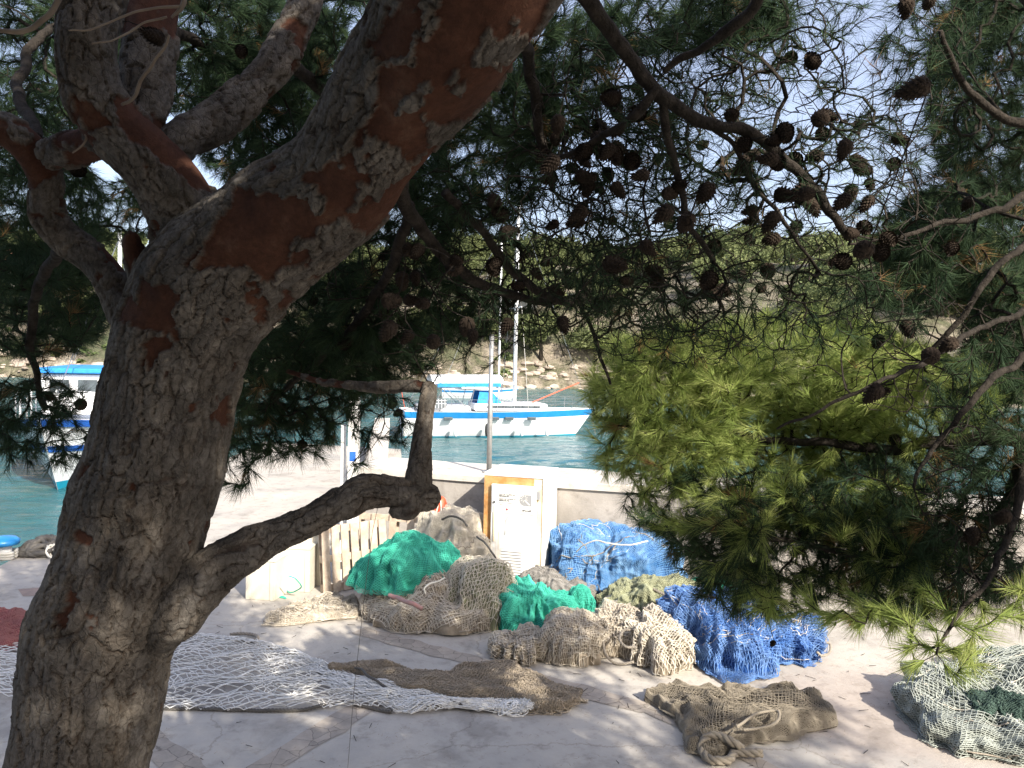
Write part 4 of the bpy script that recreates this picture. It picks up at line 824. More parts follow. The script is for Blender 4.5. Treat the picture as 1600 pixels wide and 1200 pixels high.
# grey-green net at the right edge
P = [gr(*q) for q in ((1405, 1110), (1440, 1075), (1490, 1062), (1530, 1040), (1640, 1030), (1700, 1100), (1660, 1190), (1590, 1196), (1500, 1180), (1450, 1150))]
S_, r_ = lump(poly=P, h=.22, seed=131, fold=.06, ff=3.6, lobe=.22, power=.55); net_from(S_, r_, 'fishing_net', 'grey-green net heap at the bottom right corner of the quay', M['n_gg_in'], M['n_gg'], .038, .0042, 2, 131, 'nets lying loose on the concrete', loose=200, h=.3, res=(80, 200))
cc = gr(1582, 1160); S_, r_ = lump(c=(cc[0], cc[1]+.12), ax=.28, ay=.2, h=.28, seed=135, fold=.05, ff=7, lobe=.08, power=.6); net_from(S_, r_, 'fishing_net', 'dark green net stuffed into the grey-green heap', M['n_dg'], M['n_dg'], .03, .003, 1, 135, 'nets lying loose on the concrete', h=.3)
rope([gz(1408, 1070, .05), gz(1412, 1086, .03), gz(1430, 1092, .03), gz(1448, 1088, .05)], .022, M['n_dg'], 'net_rope', 'dark rope loop knotted at the left tip of the grey-green net', .006)
rope([gz(1408, 1070, .05), gz(1430, 1071, .04), gz(1470, 1074, .06), gz(1500, 1078, .15)], .017, M['rope_dark'], 'net_rope', 'dark rope leading from the knot into the grey-green net', .006)
# red net under the white net at the left edge
P = [gr(*q) for q in ((-60, 985), (-30, 965), (20, 962), (55, 974), (68, 992), (50, 1012), (0, 1018), (-50, 1012))]
S_, r_ = lump(poly=P, h=.12, seed=141, fold=.03, ff=5, lobe=.15, flat=1); net_from(S_, r_, 'fishing_net', 'red net heaped under the end of the white net', M['n_red_in'], M['n_red'], .022, .003, 1, 141, 'nets lying loose on the concrete', h=.15)
# long white net: a sheet between two edges
def strip(up, lo, name, label, m_, cell, thr, layers, seed, hz=.03, warp=.8, stretch=1., base=None, grp='nets lying loose on the concrete', loose=0):
    U = catmull([gr(*q) for q in up], 200); Lw = catmull([gr(*q) for q in lo], 200)
    Llen = np.linalg.norm(np.diff((U+Lw)/2, axis=0), axis=1).sum(); Wd = np.linalg.norm(U-Lw, axis=1).max()
    def P(u, v, off=0):
        u = np.clip(u, 0, 1); x = u*199; i = np.clip(x.astype(int), 0, 198); f = (x-i)[..., None]; a = U[i]*(1-f)+U[i+1]*f; b = Lw[i]*(1-f)+Lw[i+1]*f; v_ = np.clip(v, 0, 1)[..., None]; q = b*(1-v_)+a*v_
        z = hz*(.35+.9*np.abs(vn(q[..., 0]*3+5, q[..., 1]*6, 0, seed))+.22*np.abs(vn(q[..., 0]*11, q[..., 1]*17, 0, seed+2)))*np.clip(np.minimum(v_[..., 0], 1-v_[..., 0])*10+.2, 0, 1)
        q = q.copy(); q[..., 0] += .05*vn(q[..., 0]*5, q[..., 1]*5, 3, seed+4); q[..., 1] += .05*vn(q[..., 0]*5, q[..., 1]*5, 7, seed+5); q[..., 2] = z+off+.008
        return q
    root = None
    if base:
        uu, vv = np.meshgrid(np.linspace(0, 1, 260), np.linspace(0, 1, 40), indexing='ij'); V = P(uu, vv).reshape(-1, 3); I = np.arange(259)[:, None]*40+np.arange(39)[None]; F = np.stack([I, I+1, I+41, I+40], -1).reshape(-1, 4)
        root = mesh_obj(name, V, F, base, None, True)
    VV = []; FF = []; nb = 0
    for l in range(layers):
        r_ = np.random.default_rng(seed+l); ns = int(Llen/cell/stretch)+2; nt_ = int(Wd/cell*2)+2; j, i = np.meshgrid(np.arange(nt_), np.arange(ns), indexing='ij')
        u = (i+(j % 2)*.5+.3*l)/ns; v = (j+.4*l)/nt_
        u = u+warp*1.3/ns*vn(i*.35, j*.25, l*5., seed+l)+r_.normal(0, .06/ns, u.shape); v = v+warp*3.0/nt_*vn(i*.22+7, j*.15, l*5., seed+l+9)+r_.normal(0, .12/nt_, u.shape)
        ok = (u >= 0) & (u <= 1) & (v >= -.01) & (v <= 1.01); Q = P(u, v, .004+.008*l); a0 = Q[:-1]; A = [a0[ok[:-1] & ok[1:]]]; B = [Q[1:][ok[:-1] & ok[1:]]]
        par = (j[:-1] % 2 == 1); ip = np.clip(np.where(par, np.arange(ns)[None]+1, np.arange(ns)[None]-1), 0, ns-1); rows = np.arange(1, nt_)[:, None]; m1 = ok[:-1] & ok[rows, ip]; A.append(a0[m1]); B.append(Q[rows, ip][m1])
        A = np.concatenate(A); B = np.concatenate(B); mid_ = (A+B)/2; mid_[:, 2] -= 0; jit = r_.normal(0, .006, mid_.shape); jit[:, 2] = np.abs(jit[:, 2]); mid_ += jit
        k = np.linalg.norm(A-B, axis=1) < cell*5; A, B, mid_ = A[k], B[k], mid_[k]
        V, F = prisms(np.concatenate([A, mid_]), np.concatenate([mid_, B]), thr, thr, 3); VV.append(V); FF.append(F+nb); nb += len(V)
    o = mesh_obj('mesh_twine' if root else name, np.concatenate(VV), np.concatenate(FF), m_, root); root = root or o; tag(root, label, 'fishing net', grp); return root
strip([(-80, 985), (60, 982), (200, 985), (300, 990), (390, 1004), (450, 1022), (540, 1052), (640, 1082), (720, 1098), (800, 1092), (838, 1098)], [(-80, 1085), (60, 1092), (200, 1106), (300, 1110), (420, 1112), (560, 1112), (620, 1116), (690, 1113), (770, 1116), (812, 1120), (840, 1112)],
      'fishing_net', 'long open-meshed white net stretched over the shaded concrete behind the trunk', M['n_white'], .11, .0048, 2, 201, .045, warp=.5, stretch=1.3)
strip([(520, 1046), (580, 1044), (620, 1050), (680, 1062), (740, 1048), (790, 1044), (840, 1060), (880, 1082), (905, 1092)], [(520, 1052), (570, 1062), (640, 1088), (700, 1100), (760, 1098), (800, 1100), (830, 1118), (870, 1117), (900, 1100)],
      'fishing_net', 'narrow khaki net strip lying along the tapering end of the white net', M['n_tan'], .034, .0030, 5, 221, .06, warp=.6)
for (cx_, cy_, s_, m_) in ((655, 1108, .22, 'n_white'), (805, 1110, .18, 'n_white')):
    cc = gr(cx_, cy_); 
tangle((gr(645, 1104)[0], gr(645, 1104)[1]), .20, .16, .05, .0045, 26, M['n_white'], 'twine_tangle', 'bunched white twine knot in the middle of the white net', 'net twine', 31, 1.2)
tangle((gr(800, 1110)[0], gr(800, 1110)[1]), .16, .12, .07, .0045, 30, M['n_white'], 'twine_tangle', 'frayed white twine bunch at the right tip of the white net', 'net twine', 37, 1.2)
tangle((gr(850, 1108)[0], gr(850, 1108)[1]), .20, .12, .09, .004, 60, M['n_tan'], 'twine_tangle', 'frayed tan twine bunch ending the khaki strip', 'net twine', 41, 1.2)
rope([gz(200, 1106, .015), gz(280, 1107, .015), gz(380, 1109, .015), gz(470, 1109, .02), gz(520, 1098, .02), gz(545, 1096, .02), gz(580, 1106, .02), gz(612, 1113, .015)], .016, M['rope_dark'], 'net_rope', 'dark rope along the front edge of the white net', .012)
rope([gz(360, 992, .02), gz(380, 990, .03), gz(398, 992, .03), gz(402, 998, .03), gz(388, 1002, .02), gz(372, 997, .02), gz(355, 996, .02)], .018, M['rope'], 'net_rope', 'small brown rope eye at the back edge of the white net', .004)
rope([gz(420, 1010, .02), gz(448, 1014, .02), gz(480, 1032, .02), gz(530, 1046, .03), gz(575, 1066, .03), gz(640, 1092, .03), gz(690, 1104, .02)], .014, M['rope'], 'net_rope', 'brown rope running along the back edge of the white net', .01)
rope([gz(524, 1048, .02), gz(560, 1044, .08), gz(580, 1058, .09), gz(620, 1080, .05), gz(680, 1088, .06), gz(720, 1100, .05), gz(770, 1100, .02)], .012, M['rope_dark'], 'net_rope', 'dark cord winding over the khaki net strip', .008)
rope([gz(868, 1088, .02), gz(885, 1090, .02), gz(900, 1092, .02), gz(918, 1095, .02)], .018, M['n_beige'], 'net_rope', 'short tan rope end beyond the khaki strip', .003)
# ropes over the piles
def rp(pts, r, m, lab, wob=.006, twist=True):
    return rope([at(x, y, d) for x, y, d in pts], r, m, 'net_rope', lab, wob, twist=twist)
rp([(1008, 916, 8.55), (1030, 925, 8.4), (1055, 938, 8.3), (1080, 948, 8.25), (1100, 956, 8.2)], .016, M['rope'], 'pale thick rope lying over the sage green net')
rp([(1055, 962, 7.95), (1080, 970, 7.8), (1105, 978, 7.62), (1130, 988, 7.5)], .015, M['rope'], 'grey rope crossing from the tan net onto the front blue heap')
rp([(1150, 998, 7.42), (1175, 990, 7.4), (1195, 975, 7.45), (1212, 962, 7.6)], .018, M['rope'], 'tan rope lying across the front blue heap')
rp([(990, 1035, 7.35), (960, 1036, 7.4), (945, 1020, 7.4), (942, 1000, 7.5)], .014, M['rope'], 'brown rope loop around the twisted beige net')
rp([(995, 1012, 7.3), (978, 1010, 7.3), (968, 998, 7.35), (975, 985, 7.45), (990, 985, 7.5)], .014, M['rope'], 'short brown rope coil in front of the tan net')
rp([(1284, 1003, 7.6), (1296, 1005, 7.6), (1296, 1018, 7.55), (1284, 1024, 7.5), (1276, 1018, 7.5)], .013, M['rope'], 'rope eye at the right end of the blue nets')
rp([(900, 860, 9.0), (925, 845, 8.85), (955, 848, 8.75), (985, 852, 8.75), (1012, 846, 8.85)], .008, M['n_cream'], 'pale cord lying over the tall blue heap', .02)
rp([(745, 838, 8.95), (760, 850, 8.7), (768, 862, 8.6), (775, 874, 8.6), (770, 890, 8.6)], .012, M['rope_dark'], 'dark rope over the cream net below the cabinet')
rp([(665, 928, 7.95), (663, 920, 7.95), (672, 912, 8.0), (686, 908, 8.05), (695, 903, 8.1)], .009, M['rope_white'], 'white cord edging the green net')
rp([(608, 930, 7.9), (625, 936, 7.75), (642, 942, 7.65), (660, 952, 7.62)], .022, mat('pink_float', (.50, .24, .20), (.22, .20, .18), 6, .7), 'worn pinkish float line lying on the beige heap', twist=False)
rp([(690, 812, 9.35), (705, 806, 9.3), (722, 812, 9.25), (730, 822, 9.2)], .014, M['rope_dark'], 'dark rope curled on top of the cream net')
nl = 5200; lx = rng.uniform(-4.5, 5.5, nl); ly = 5.0+rng.random(nl)**1.2*5; kk = fbm(lx*.9, ly*.9, 0, 5, 3)+rng.normal(0, .12, nl) > .02; lx, ly = lx[kk], ly[kk]; la = rng.uniform(0, 6.28, len(lx)); ll = rng.uniform(.015, .045, len(lx)); lw = .0016
Pn = np.stack([lx, ly, np.full(len(lx), .012)], 1); Dn = np.stack([np.cos(la), np.sin(la), 0*la], 1)*ll[:, None]; Sn = np.stack([-np.sin(la), np.cos(la), 0*la], 1)*lw
o = mesh_obj('needle_litter', np.stack([Pn-Sn, Pn+Sn, Pn+Dn], 1).reshape(-1, 3), np.arange(len(lx)*3).reshape(-1, 3), mat('dry_needles', (.20, .13, .07), (.12, .08, .05), 4, .9)); tag(o, 'dry fallen pine needles scattered over the concrete', 'litter', kind='stuff')
A = np.stack([rng.uniform(-3.5, 4.5, 170), rng.uniform(5.2, 9, 170), np.full(170, .008)], 1); ta = rng.uniform(0, 6.28, 170); B = A+np.stack([np.cos(ta), np.sin(ta), 0*ta], 1)*rng.uniform(.02, .10, 170)[:, None]
V, F = prisms(A, B, .003, .002); o = mesh_obj('twig_litter', V, F, M['twig']); tag(o, 'short dark broken twigs and crumbs lying on the concrete', 'litter', kind='stuff')
# ------------------------------------------------------------------ pines
def vor(a, c, sa, sc, ncirc, seed):
    """cell distances on a tube; a along, c around (0..ncirc cells, wraps)"""
    A, C_ = a/sa, c/sc; ia, ic = np.floor(A), np.floor(C_); f1 = np.full(A.shape, 9.); f2 = f1.copy(); idh = f1*0; z0 = np.zeros_like(A)
    for da in (-1, 0, 1):
        for dc in (-1, 0, 1):
            ja, jc = ia+da, ic+dc; w = np.mod(jc, ncirc); px_ = ja+.1+.8*_h(ja, w, z0, seed); py_ = jc+.1+.8*_h(ja, w, z0+1, seed); d = np.hypot(A-px_, C_-py_); hsh = _h(ja, w, z0+2, seed)
            n1 = d < f1; f2 = np.where(n1, f1, np.minimum(f2, d)); idh = np.where(n1, hsh, idh); f1 = np.where(n1, d, f1)
    return f1, f2, idh
def bark_tube(nodes, name, parent, res=.005, peel=0., seed=0, depth=1.0, peel_fn=None, capend=True):
    P = np.array([at(x, y, d) if len(nd) == 4 else np.array([x, y, d]) for nd in nodes for (x, y, d) in [nd[:3]]]); Rr = np.array([nd[3]*nd[2]/FPX if len(nd) == 4 else nd[3] for nd in nodes])
    Q = catmull(np.hstack([P, Rr[:, None]]), 40*len(nodes)); L_ = np.concatenate([[0], np.cumsum(np.linalg.norm(np.diff(Q[:, :3], axis=0), axis=1))])
    rmean = Rr.mean(); nv = int(L_[-1]/res); nu = int(2*math.pi*rmean/res); t = np.linspace(0, L_[-1], nv); C = np.stack([np.interp(t, L_, Q[:, k]) for k in range(4)], 1); Rad = C[:, 3]; C = C[:, :3]
    T = np.gradient(C, axis=0); T /= np.linalg.norm(T, axis=1, keepdims=True); U = np.zeros_like(T); u = np.cross(T[0], [0, 1.0, 0]); u /= np.linalg.norm(u)
    for i in range(nv): u = u-T[i]*u.dot(T[i]); u /= np.linalg.norm(u); U[i] = u
    W = np.cross(T, U); ang = np.linspace(0, 2*math.pi, nu, endpoint=False); aa, cc_ = np.meshgrid(t, ang, indexing='ij'); circ = 2*math.pi*rmean
    cosA, sinA = np.cos(cc_), np.sin(cc_); D = U[:, None]*cosA[..., None]+W[:, None]*sinA[..., None]
    px0 = C[:, None]+D*rmean; x, y, z = px0[..., 0], px0[..., 1], px0[..., 2]
    w1 = fbm(x*9, y*9, z*9, seed, 4); w2 = fbm(x*9+40, y*9, z*9, seed+3, 4)
    nc = max(4, int(circ/.036)); c_m = cc_/(2*math.pi)*nc
    f1, f2, idh = vor(aa+.11*w1+.012*vn(x*40, y*40, z*40, seed), c_m+1.0*w2+.22*vn(x*45, y*45, z*45, seed+2), .15, 1., nc, seed)
    g1, g2, idg = vor(aa+.05*w2+.012*vn(x*60, y*60, z*60, seed+4), c_m*1+1.5*w1+.3*vn(x*70, y*70, z*70, seed+6), .045, 1., nc, seed+50)
    e1 = sm(.0, .13, f2-f1); e2 = sm(0, .12, g2-g1)
    plate = e1*(.55+.45*idh)*(.72+.28*e2*(.3+.7*idg))
    lay = fbm(x*22, y*22, z*14, seed+9, 5)
    pf = fbm(x*4.2, y*4.2, z*4.2, seed+20, 4)*1.7+.75*fbm(x*16, y*16, z*16, seed+24, 4) + peel + (peel_fn(C, aa, D) if peel_fn else 0)
    pm = sm(.0, .05, pf-.12*(idh-.5))
    h = (.016*plate+.004*lay)*(1-pm)+pm*(.0035*lay-.001+.004*fbm(x*7, y*7, z*7, seed+60, 2)); h = h+.018*fbm(x*5, y*5, z*5, seed+31, 3)
    h = h+.004*(1-pm)*np.round(lay*4)/4
    Rm = Rad[:, None]-.010*depth+h*depth; Vv = C[:, None]+D*Rm[..., None]
    crev = (1-sm(.0, .075, f2-f1))*(1-pm)*.8*sm(-.35, .25, lay+.6*(idh-.3)); crev = np.maximum(crev, (1-sm(0, .07, g2-g1))*.45*(1-pm)); cell = np.clip(.6*idh+.4*idg, 0, 1)
    V = Vv.reshape(-1, 3); I = np.arange(nv-1)[:, None]*nu+np.arange(nu)[None]; J = np.arange(nv-1)[:, None]*nu+(np.arange(nu)[None]+1) % nu
    F = np.stack([I, J, J+nu, I+nu], -1).reshape(-1, 4)
    A_ = dict(peel=pm.ravel(), crev=crev.ravel(), cell=cell.ravel())
    if capend:
        V = np.vstack([V, C[-1]+T[-1]*Rad[-1]*.5]); k = len(V)-1; i0 = (nv-1)*nu+np.arange(nu); F = np.vstack([F, np.stack([i0, (nv-1)*nu+(np.arange(nu)+1) % nu, np.full(nu, k), np.full(nu, k)], 1)[:0]])
        F3 = None; A_ = {q: np.append(a_, a_[-1]) for q, a_ in A_.items()}
        # close the end with narrow quads by collapsing two corners
        F = np.vstack([F, np.stack([i0[::2], i0[1::2] if nu % 2 == 0 else np.append(i0[1::2], i0[0]), np.roll(i0, -2)[::2], np.full(len(i0[::2]), k)], 1)])
    o = mesh_obj(name, V, F, M['bark'], None, True, A_); link(o, parent)
    return o, np.stack([C[::max(1, int(.05/res))]]).reshape(-1, 3)
def limb_pts(nodes, n=20):
    P = np.array([at(*nd[:3]) for nd in nodes]); r = np.array([nd[3]*nd[2]/FPX for nd in nodes]); Q = catmull(np.hstack([P, r[:, None]]), n*len(nodes)); return Q[:, :3], Q[:, 3]
def thin_limbs(lists, name, parent, m):
    seeds = []
    for nodes in lists:
        Q, r = limb_pts(nodes, 9); jit = np.stack([vn(Q[:, 0]*8, Q[:, 1]*8, Q[:, 2]*8+k*9, 5) for k in range(3)], 1)*.016+np.stack([vn(Q[:, 0]*26, Q[:, 1]*26, Q[:, 2]*26+k*9, 6) for k in range(3)], 1)*.005; Q = Q+jit
        r = r*(1+.12*vn(Q[:, 0]*30, Q[:, 1]*30, Q[:, 2]*30, 3)); o = MB().tube(Q, list(r), 10).build(name, m, None, True); link(o, parent); seeds.append(Q)
    return seeds
class Grow:
    """twigs that reach every needle tuft from the nearest branch"""
    def __init__(s, seeds, cap=260000):
        s.P = np.zeros((cap, 3)); s.D = np.zeros((cap, 3)); s.par = np.full(cap, -1); s.n = 0
        for q in seeds: g_ = np.gradient(q, axis=0); s.D[s.n:s.n+len(q)] = g_/(np.linalg.norm(g_, axis=1, keepdims=True)+1e-9); s.P[s.n:s.n+len(q)] = q; s.n += len(q)
        s.ns = s.n; s.tips = []
    def grow(s, T, step=.045, bow=.16, droop=.05, rs=None):
        rs = rs or np.random.default_rng(3)
        sd = s.P[:s.ns][::2]; d0 = np.array([np.min(np.sum((sd-t)**2, 1)) for t in T]); order = np.argsort(d0)
        for i in order:
            t = T[i]; d = np.sum((s.P[:s.n]-t)**2, 1); j = int(np.argmin(d)); L_ = math.sqrt(d[j])
            if L_ < .03: s.tips.append((j, -1)); continue
            n_ = max(2, int(L_/step)); a = s.P[j]; to = (t-a)/L_; dv = s.D[j]*(.5 if j >= s.ns else .3)+to*.75; dv /= np.linalg.norm(dv)+1e-9; mid_ = a+dv*L_*.5+rs.normal(0, bow*L_*.5, 3); mid_[2] += rs.uniform(-1, 1)*droop*L_
            u = np.linspace(0, 1, n_+1)[1:, None]; Q = a*(1-u)**2+2*mid_*u*(1-u)+t*u*u+rs.normal(0, .0013, (n_, 3)); Q[-1] = t
            k = s.n; s.P[k:k+n_] = Q; g_ = np.diff(np.vstack([a, Q]), axis=0); s.D[k:k+n_] = g_/(np.linalg.norm(g_, axis=1, keepdims=True)+1e-9); s.par[k] = j; s.par[k+1:k+n_] = np.arange(k, k+n_-1); s.n += n_; s.tips.append((k+n_-1, 1))
    def radii(s, r0=.0016, pw=.33, rmax=.008):
        w = np.zeros(s.n); ch = np.zeros(s.n)
        np.add.at(ch, s.par[:s.n][s.par[:s.n] >= 0], 1); w[ch[:s.n] == 0] = 1
        for k in range(s.n-1, s.ns-1, -1):
            if w[k] == 0: w[k] = 1
            w[s.par[k]] += w[k]
        w = np.maximum(w, 1); return np.minimum(r0*w**pw, rmax)
    def mesh(s, name, parent, m, r0=.0016, sides=3):
        r = s.radii(r0); k = np.arange(s.ns, s.n); V, F = prisms(s.P[s.par[k]], s.P[k], r[k]*1.12, r[k], sides); o = mesh_obj(name, V, F, m, None, True); link(o, parent); o['kind'] = 'stuff'; return o
    def needles(s, name, parent, m, per=44, length=.078, width=.0017, back=3, spread=.75, seed=1, dry=.02, droop=.12, tint_fn=None):
        rs = np.random.default_rng(seed); tips = np.array([a for a, b in s.tips if b > 0 and s.par[a] >= 0]); n_ = len(tips)
        p1 = tips.copy(); pts = [s.P[tips]]
        for q in range(back): pn = np.where(s.par[p1] >= s.ns, s.par[p1], p1); p1 = pn; pts.append(s.P[p1])
        pts = np.stack(pts, 1)                            # n, back+1, 3
        u = rs.random((n_, per))**1.3*back; i = np.minimum(u.astype(int), back-1); f = (u-i)[..., None]; idx = np.arange(n_)[:, None]
        B = pts[idx, i]*(1-f)+pts[idx, i+1]*f
        ax = pts[:, 0]-pts[:, -1]; ax /= np.linalg.norm(ax, axis=1, keepdims=True)+1e-6
        rnd = rs.normal(size=(n_, per, 3)); rnd -= (rnd*ax[:, None]).sum(-1, keepdims=True)*ax[:, None]; rnd /= np.linalg.norm(rnd, axis=-1, keepdims=True)+1e-6
        sp = spread*rs.uniform(.35, 1.25, (n_, per, 1)); D = ax[:, None]+rnd*sp; D[..., 2] -= droop*rs.random((n_, per)); D /= np.linalg.norm(D, axis=-1, keepdims=True)
        Ln = length*rs.uniform(.65, 1.2, (n_, per, 1))*rs.uniform(.8, 1.15, (n_, 1, 1)); side = np.cross(D, rs.normal(size=(n_, per, 3))); side /= np.linalg.norm(side, axis=-1, keepdims=True)+1e-6
        w = width*.5; V = np.stack([B-side*w, B+side*w, B+D*Ln+np.array([0, 0, -.006])], 2).reshape(-1, 3)
        base_t = rs.uniform(.15, .75, (n_, 1))+rs.normal(0, .13, (n_, per)); base_t = np.where(rs.random((n_, 1)) < dry, 1., np.clip(base_t, 0, .9))
        o = mesh_obj(name, V, np.arange(len(V)).reshape(-1, 3), m, None, False, dict(tint=np.repeat(base_t.ravel(), 3))); link(o, parent); o['kind'] = 'stuff'; return o
def cloud(regs, rs):
    T = []
    for cx, cy, rx, ry, d0, d1, n_ in regs:
        a = rs.uniform(0, 6.283, n_); r = np.sqrt(rs.random(n_)); x = cx+rx*r*np.cos(a); y = cy+ry*r*np.sin(a); d = rs.uniform(d0, d1, n_)
        # clump: drop tips where a 3D noise is low, so gaps and masses form
        P = np.array([at(*q) for q in zip(x, y, d)]); k = fbm(P[:, 0]*2.6, P[:, 1]*2.6, P[:, 2]*2.6, 61, 3) > -.14; T.append(P[k])
    return np.concatenate(T)
def cone_mesh():
    mb = MB(); Lc = .072; Rc = .027
    prof = [(Rc*.15, 0), (Rc*.7, Lc*.1), (Rc*.86, Lc*.3), (Rc*.74, Lc*.6), (Rc*.42, Lc*.86), (.002, Lc)]; mb.lathe(prof, n=10)
    for k in range(96):
        v = (k+.5)/96; z = Lc*v; rr = np.interp(v, [0, .1, .3, .6, .86, 1], [q[0] for q in prof])*1.02; a = k*2.39996; o_ = .0085*(1-.45*v); w_ = .0065*(1-.4*v)
        C = Vector((math.cos(a), math.sin(a), 0)); S = Vector((-math.sin(a), math.cos(a), 0)); Z = Vector((0, 0, 1)); b = C*rr*.85+Z*z
        mb.add([b-S*w_*.7-Z*.002, b+S*w_*.7-Z*.002, b+C*o_+S*w_*.75+Z*.006, b+C*(o_+.002)+Z*.0085, b+C*o_-S*w_*.75+Z*.006, b+C*o_*.75+Z*.0005], [(0, 1, 5), (1, 2, 5), (2, 3, 5), (3, 4, 5), (4, 0, 5), (0, 4, 3, 2, 1)])
    me = bpy.data.meshes.new('pine_cone'); me.from_pydata([tuple(v) for v in mb.V], [], mb.F); me.materials.append(M['conemat']); return me
CONE = cone_mesh()
def cones(lst, parent, seed, twist=1.0):
    rs = random.Random(seed); T = []
    for (px_, py_, r) in lst:
        d = min(max(.062*FPX/(2*r), 1.7), 4.0); d *= .88; s = 2*r*d/FPX/.060; P = at(px_, py_, d); o = bpy.data.objects.new('pine_cone', CONE); COL.objects.link(o)
        D = Vector((rs.uniform(-.7, .7), rs.choice((-1, 1))*rs.uniform(.3, 1.1), rs.uniform(-1.0, .3))).normalized(); q = D.to_track_quat('Z', 'Y'); P0 = Vector(P)-D*.043*s
        o.matrix_world = Matrix.Translation(P0-Vector(parent.location)) @ q.to_matrix().to_4x4() @ Matrix.Scale(s, 4); o.parent = parent; T.append(np.array(P0))
    return np.array(T)
# --- the big pine
root = empty('pine_tree', (-1.5, 2.35, 0)); tag(root, 'old pine leaning close by with thick flaking trunk and reddish peeled bark', 'pine tree')
main = [(-1.62, 2.30, -.05, .33), (-1.56, 2.33, .5, .26), (-1.48, 2.36, 1.15, .222)]
tr_nodes = [(124, 1200, 2.4, 104), (156, 1000, 2.4, 108), (192, 900, 2.4, 105), (221, 800, 2.4, 104), (249, 700, 2.4, 100), (270, 600, 2.4, 98), (298, 510, 2.38, 103), (348, 432, 2.34, 108), (430, 365, 2.28, 98), (530, 285, 2.15, 92), (608, 170, 2.0, 98), (690, 60, 1.85, 114), (762, -40, 1.75, 120), (850, -160, 1.68, 105), (950, -300, 1.65, 90)]
def W3(nd): P = at(*nd[:3]); return (P[0], P[1], P[2], nd[3]*nd[2]/FPX)
class W4(tuple): pass
def bark3(nodes, *a, **k):        # nodes already in world metres (x, y, z, r)
    global at
    keep = at
    return bark_tube([(*n_[:3], n_[3]) for n_ in nodes], *a, **k)
_at = at
def tube_world(world, *a, **k):
    """bark_tube for nodes given in world space"""
    global at, FPX
    old_at = at
    at = lambda x, y, d: np.array([x, y, d])
    # radius: the px rule r*d/FPX is undone here
    nodes = [(x, y, z, r*FPX/z if abs(z) > 1e-6 else r) for x, y, z, r in world]
    nodes = [(x, y, z, r) for (x, y, z, _), (_, _, _, r) in zip(world, nodes)]
    res = bark_tube(nodes, *a, **k); at = old_at; return res
wn_ = main+[W3(n_) for n_ in tr_nodes]
def peel_main(C, aa, D):
    z = C[:, 2][:, None]; x = C[:, 0][:, None]
    up = np.clip((x+1.02)/.35, 0, 1)*.62; mid_ = np.exp(-((z-2.85)/.38)**2)*.30
    face = -D[..., 1]*.18-D[..., 2]*.16
    top = -.55*sm(.1, .75, -(D[..., 0]*.75-D[..., 2]*.66)*1.0)*np.clip((x+1.1)/.3, 0, 1)
    return -.66-.1*np.clip((2.6-z)/.5, 0, 1)+up*.9+mid_+top+face*(up+mid_)*1.5
tk, s0 = tube_world([(x, y, z if z > 0 else -.05, r) for x, y, z, r in wn_], 'trunk', root, .0048, 0., 3, 1.0, peel_main)
seeds = [s0]
L2 = [(298, 455, 2.44, 62), (300, 390, 2.42, 64), (292, 335, 2.36, 58), (262, 285, 2.30, 54), (225, 240, 2.26, 50), (178, 195, 2.24, 47), (145, 140, 2.22, 45), (136, 70, 2.2, 44), (148, -20, 2.2, 44), (190, -140, 2.2, 40)]
L3 = [(215, 215, 2.36, 34), (225, 150, 2.42, 40), (232, 80, 2.46, 42), (240, 0, 2.5, 42), (270, -120, 2.55, 38)]
L4 = [(228, 560, 2.44, 34), (205, 500, 2.48, 32), (182, 450, 2.5, 29), (150, 405, 2.52, 27), (106, 375, 2.52, 26), (76, 335, 2.5, 26), (70, 285, 2.46, 26), (52, 240, 2.42, 27), (10, 205, 2.4, 26), (-70, 190, 2.4, 24)]
L5 = [(190, 212, 2.26, 34), (130, 228, 2.32, 30), (80, 240, 2.38, 24)]
L6 = [(255, 262, 2.30, 24), (285, 218, 2.36, 30), (320, 200, 2.42, 33), (385, 150, 2.5, 31), (440, 85, 2.58, 28), (478, 0, 2.66, 26), (500, -90, 2.75, 22)]
EL = [(225, 1005, 2.40, 36), (272, 955, 2.35, 46), (312, 912, 2.36, 45), (350, 882, 2.38, 38), (383, 860, 2.40, 34), (412, 845, 2.43, 30), (455, 827, 2.46, 27), (510, 801, 2.50, 26), (540, 784, 2.53, 27), (570, 769, 2.56, 28), (617, 769, 2.6, 24), (655, 776, 2.63, 26), (682, 778, 2.65, 17)]
ST = [(652, 778, 2.63, 24), (654, 748, 2.64, 21), (658, 712, 2.65, 18), (661, 675, 2.66, 16), (665, 640, 2.68, 14), (670, 612, 2.70, 14), (669, 599, 2.71, 10)]
EB = [(675, 604, 2.71, 9.5), (640, 603, 2.74, 9), (600, 605, 2.78, 9), (550, 602, 2.85, 8), (500, 596, 2.95, 7), (450, 580, 3.05, 5)]
KN = [(650, 778, 2.60, 16), (636, 795, 2.59, 19), (612, 800, 2.59, 11)]
SB = [(232, 450, 2.40, 26), (214, 410, 2.38, 22), (206, 372, 2.37, 19), (204, 364, 2.37, 12)]
for nm, nd, pl, dp, rs_ in (('limb', L2, -.32, 1.0, .005), ('limb', L3, -.3, .9, .007), ('limb', L4, -.15, .8, .006), ('limb', L5, -.15, .8, .006), ('limb', L6, -.2, .8, .007), ('limb', EL, -.8, 1.0, .0042), ('limb', ST, -.75, .55, .0045), ('limb', EB, -.2, .4, .006), ('limb', KN, -.8, .6, .008), ('stub', SB, -.2, .7, .006)):
    o, s_ = tube_world([W3(q) for q in nd], nm, root, rs_, pl, 40+int(nd[0][0]), dp); seeds.append(s_)
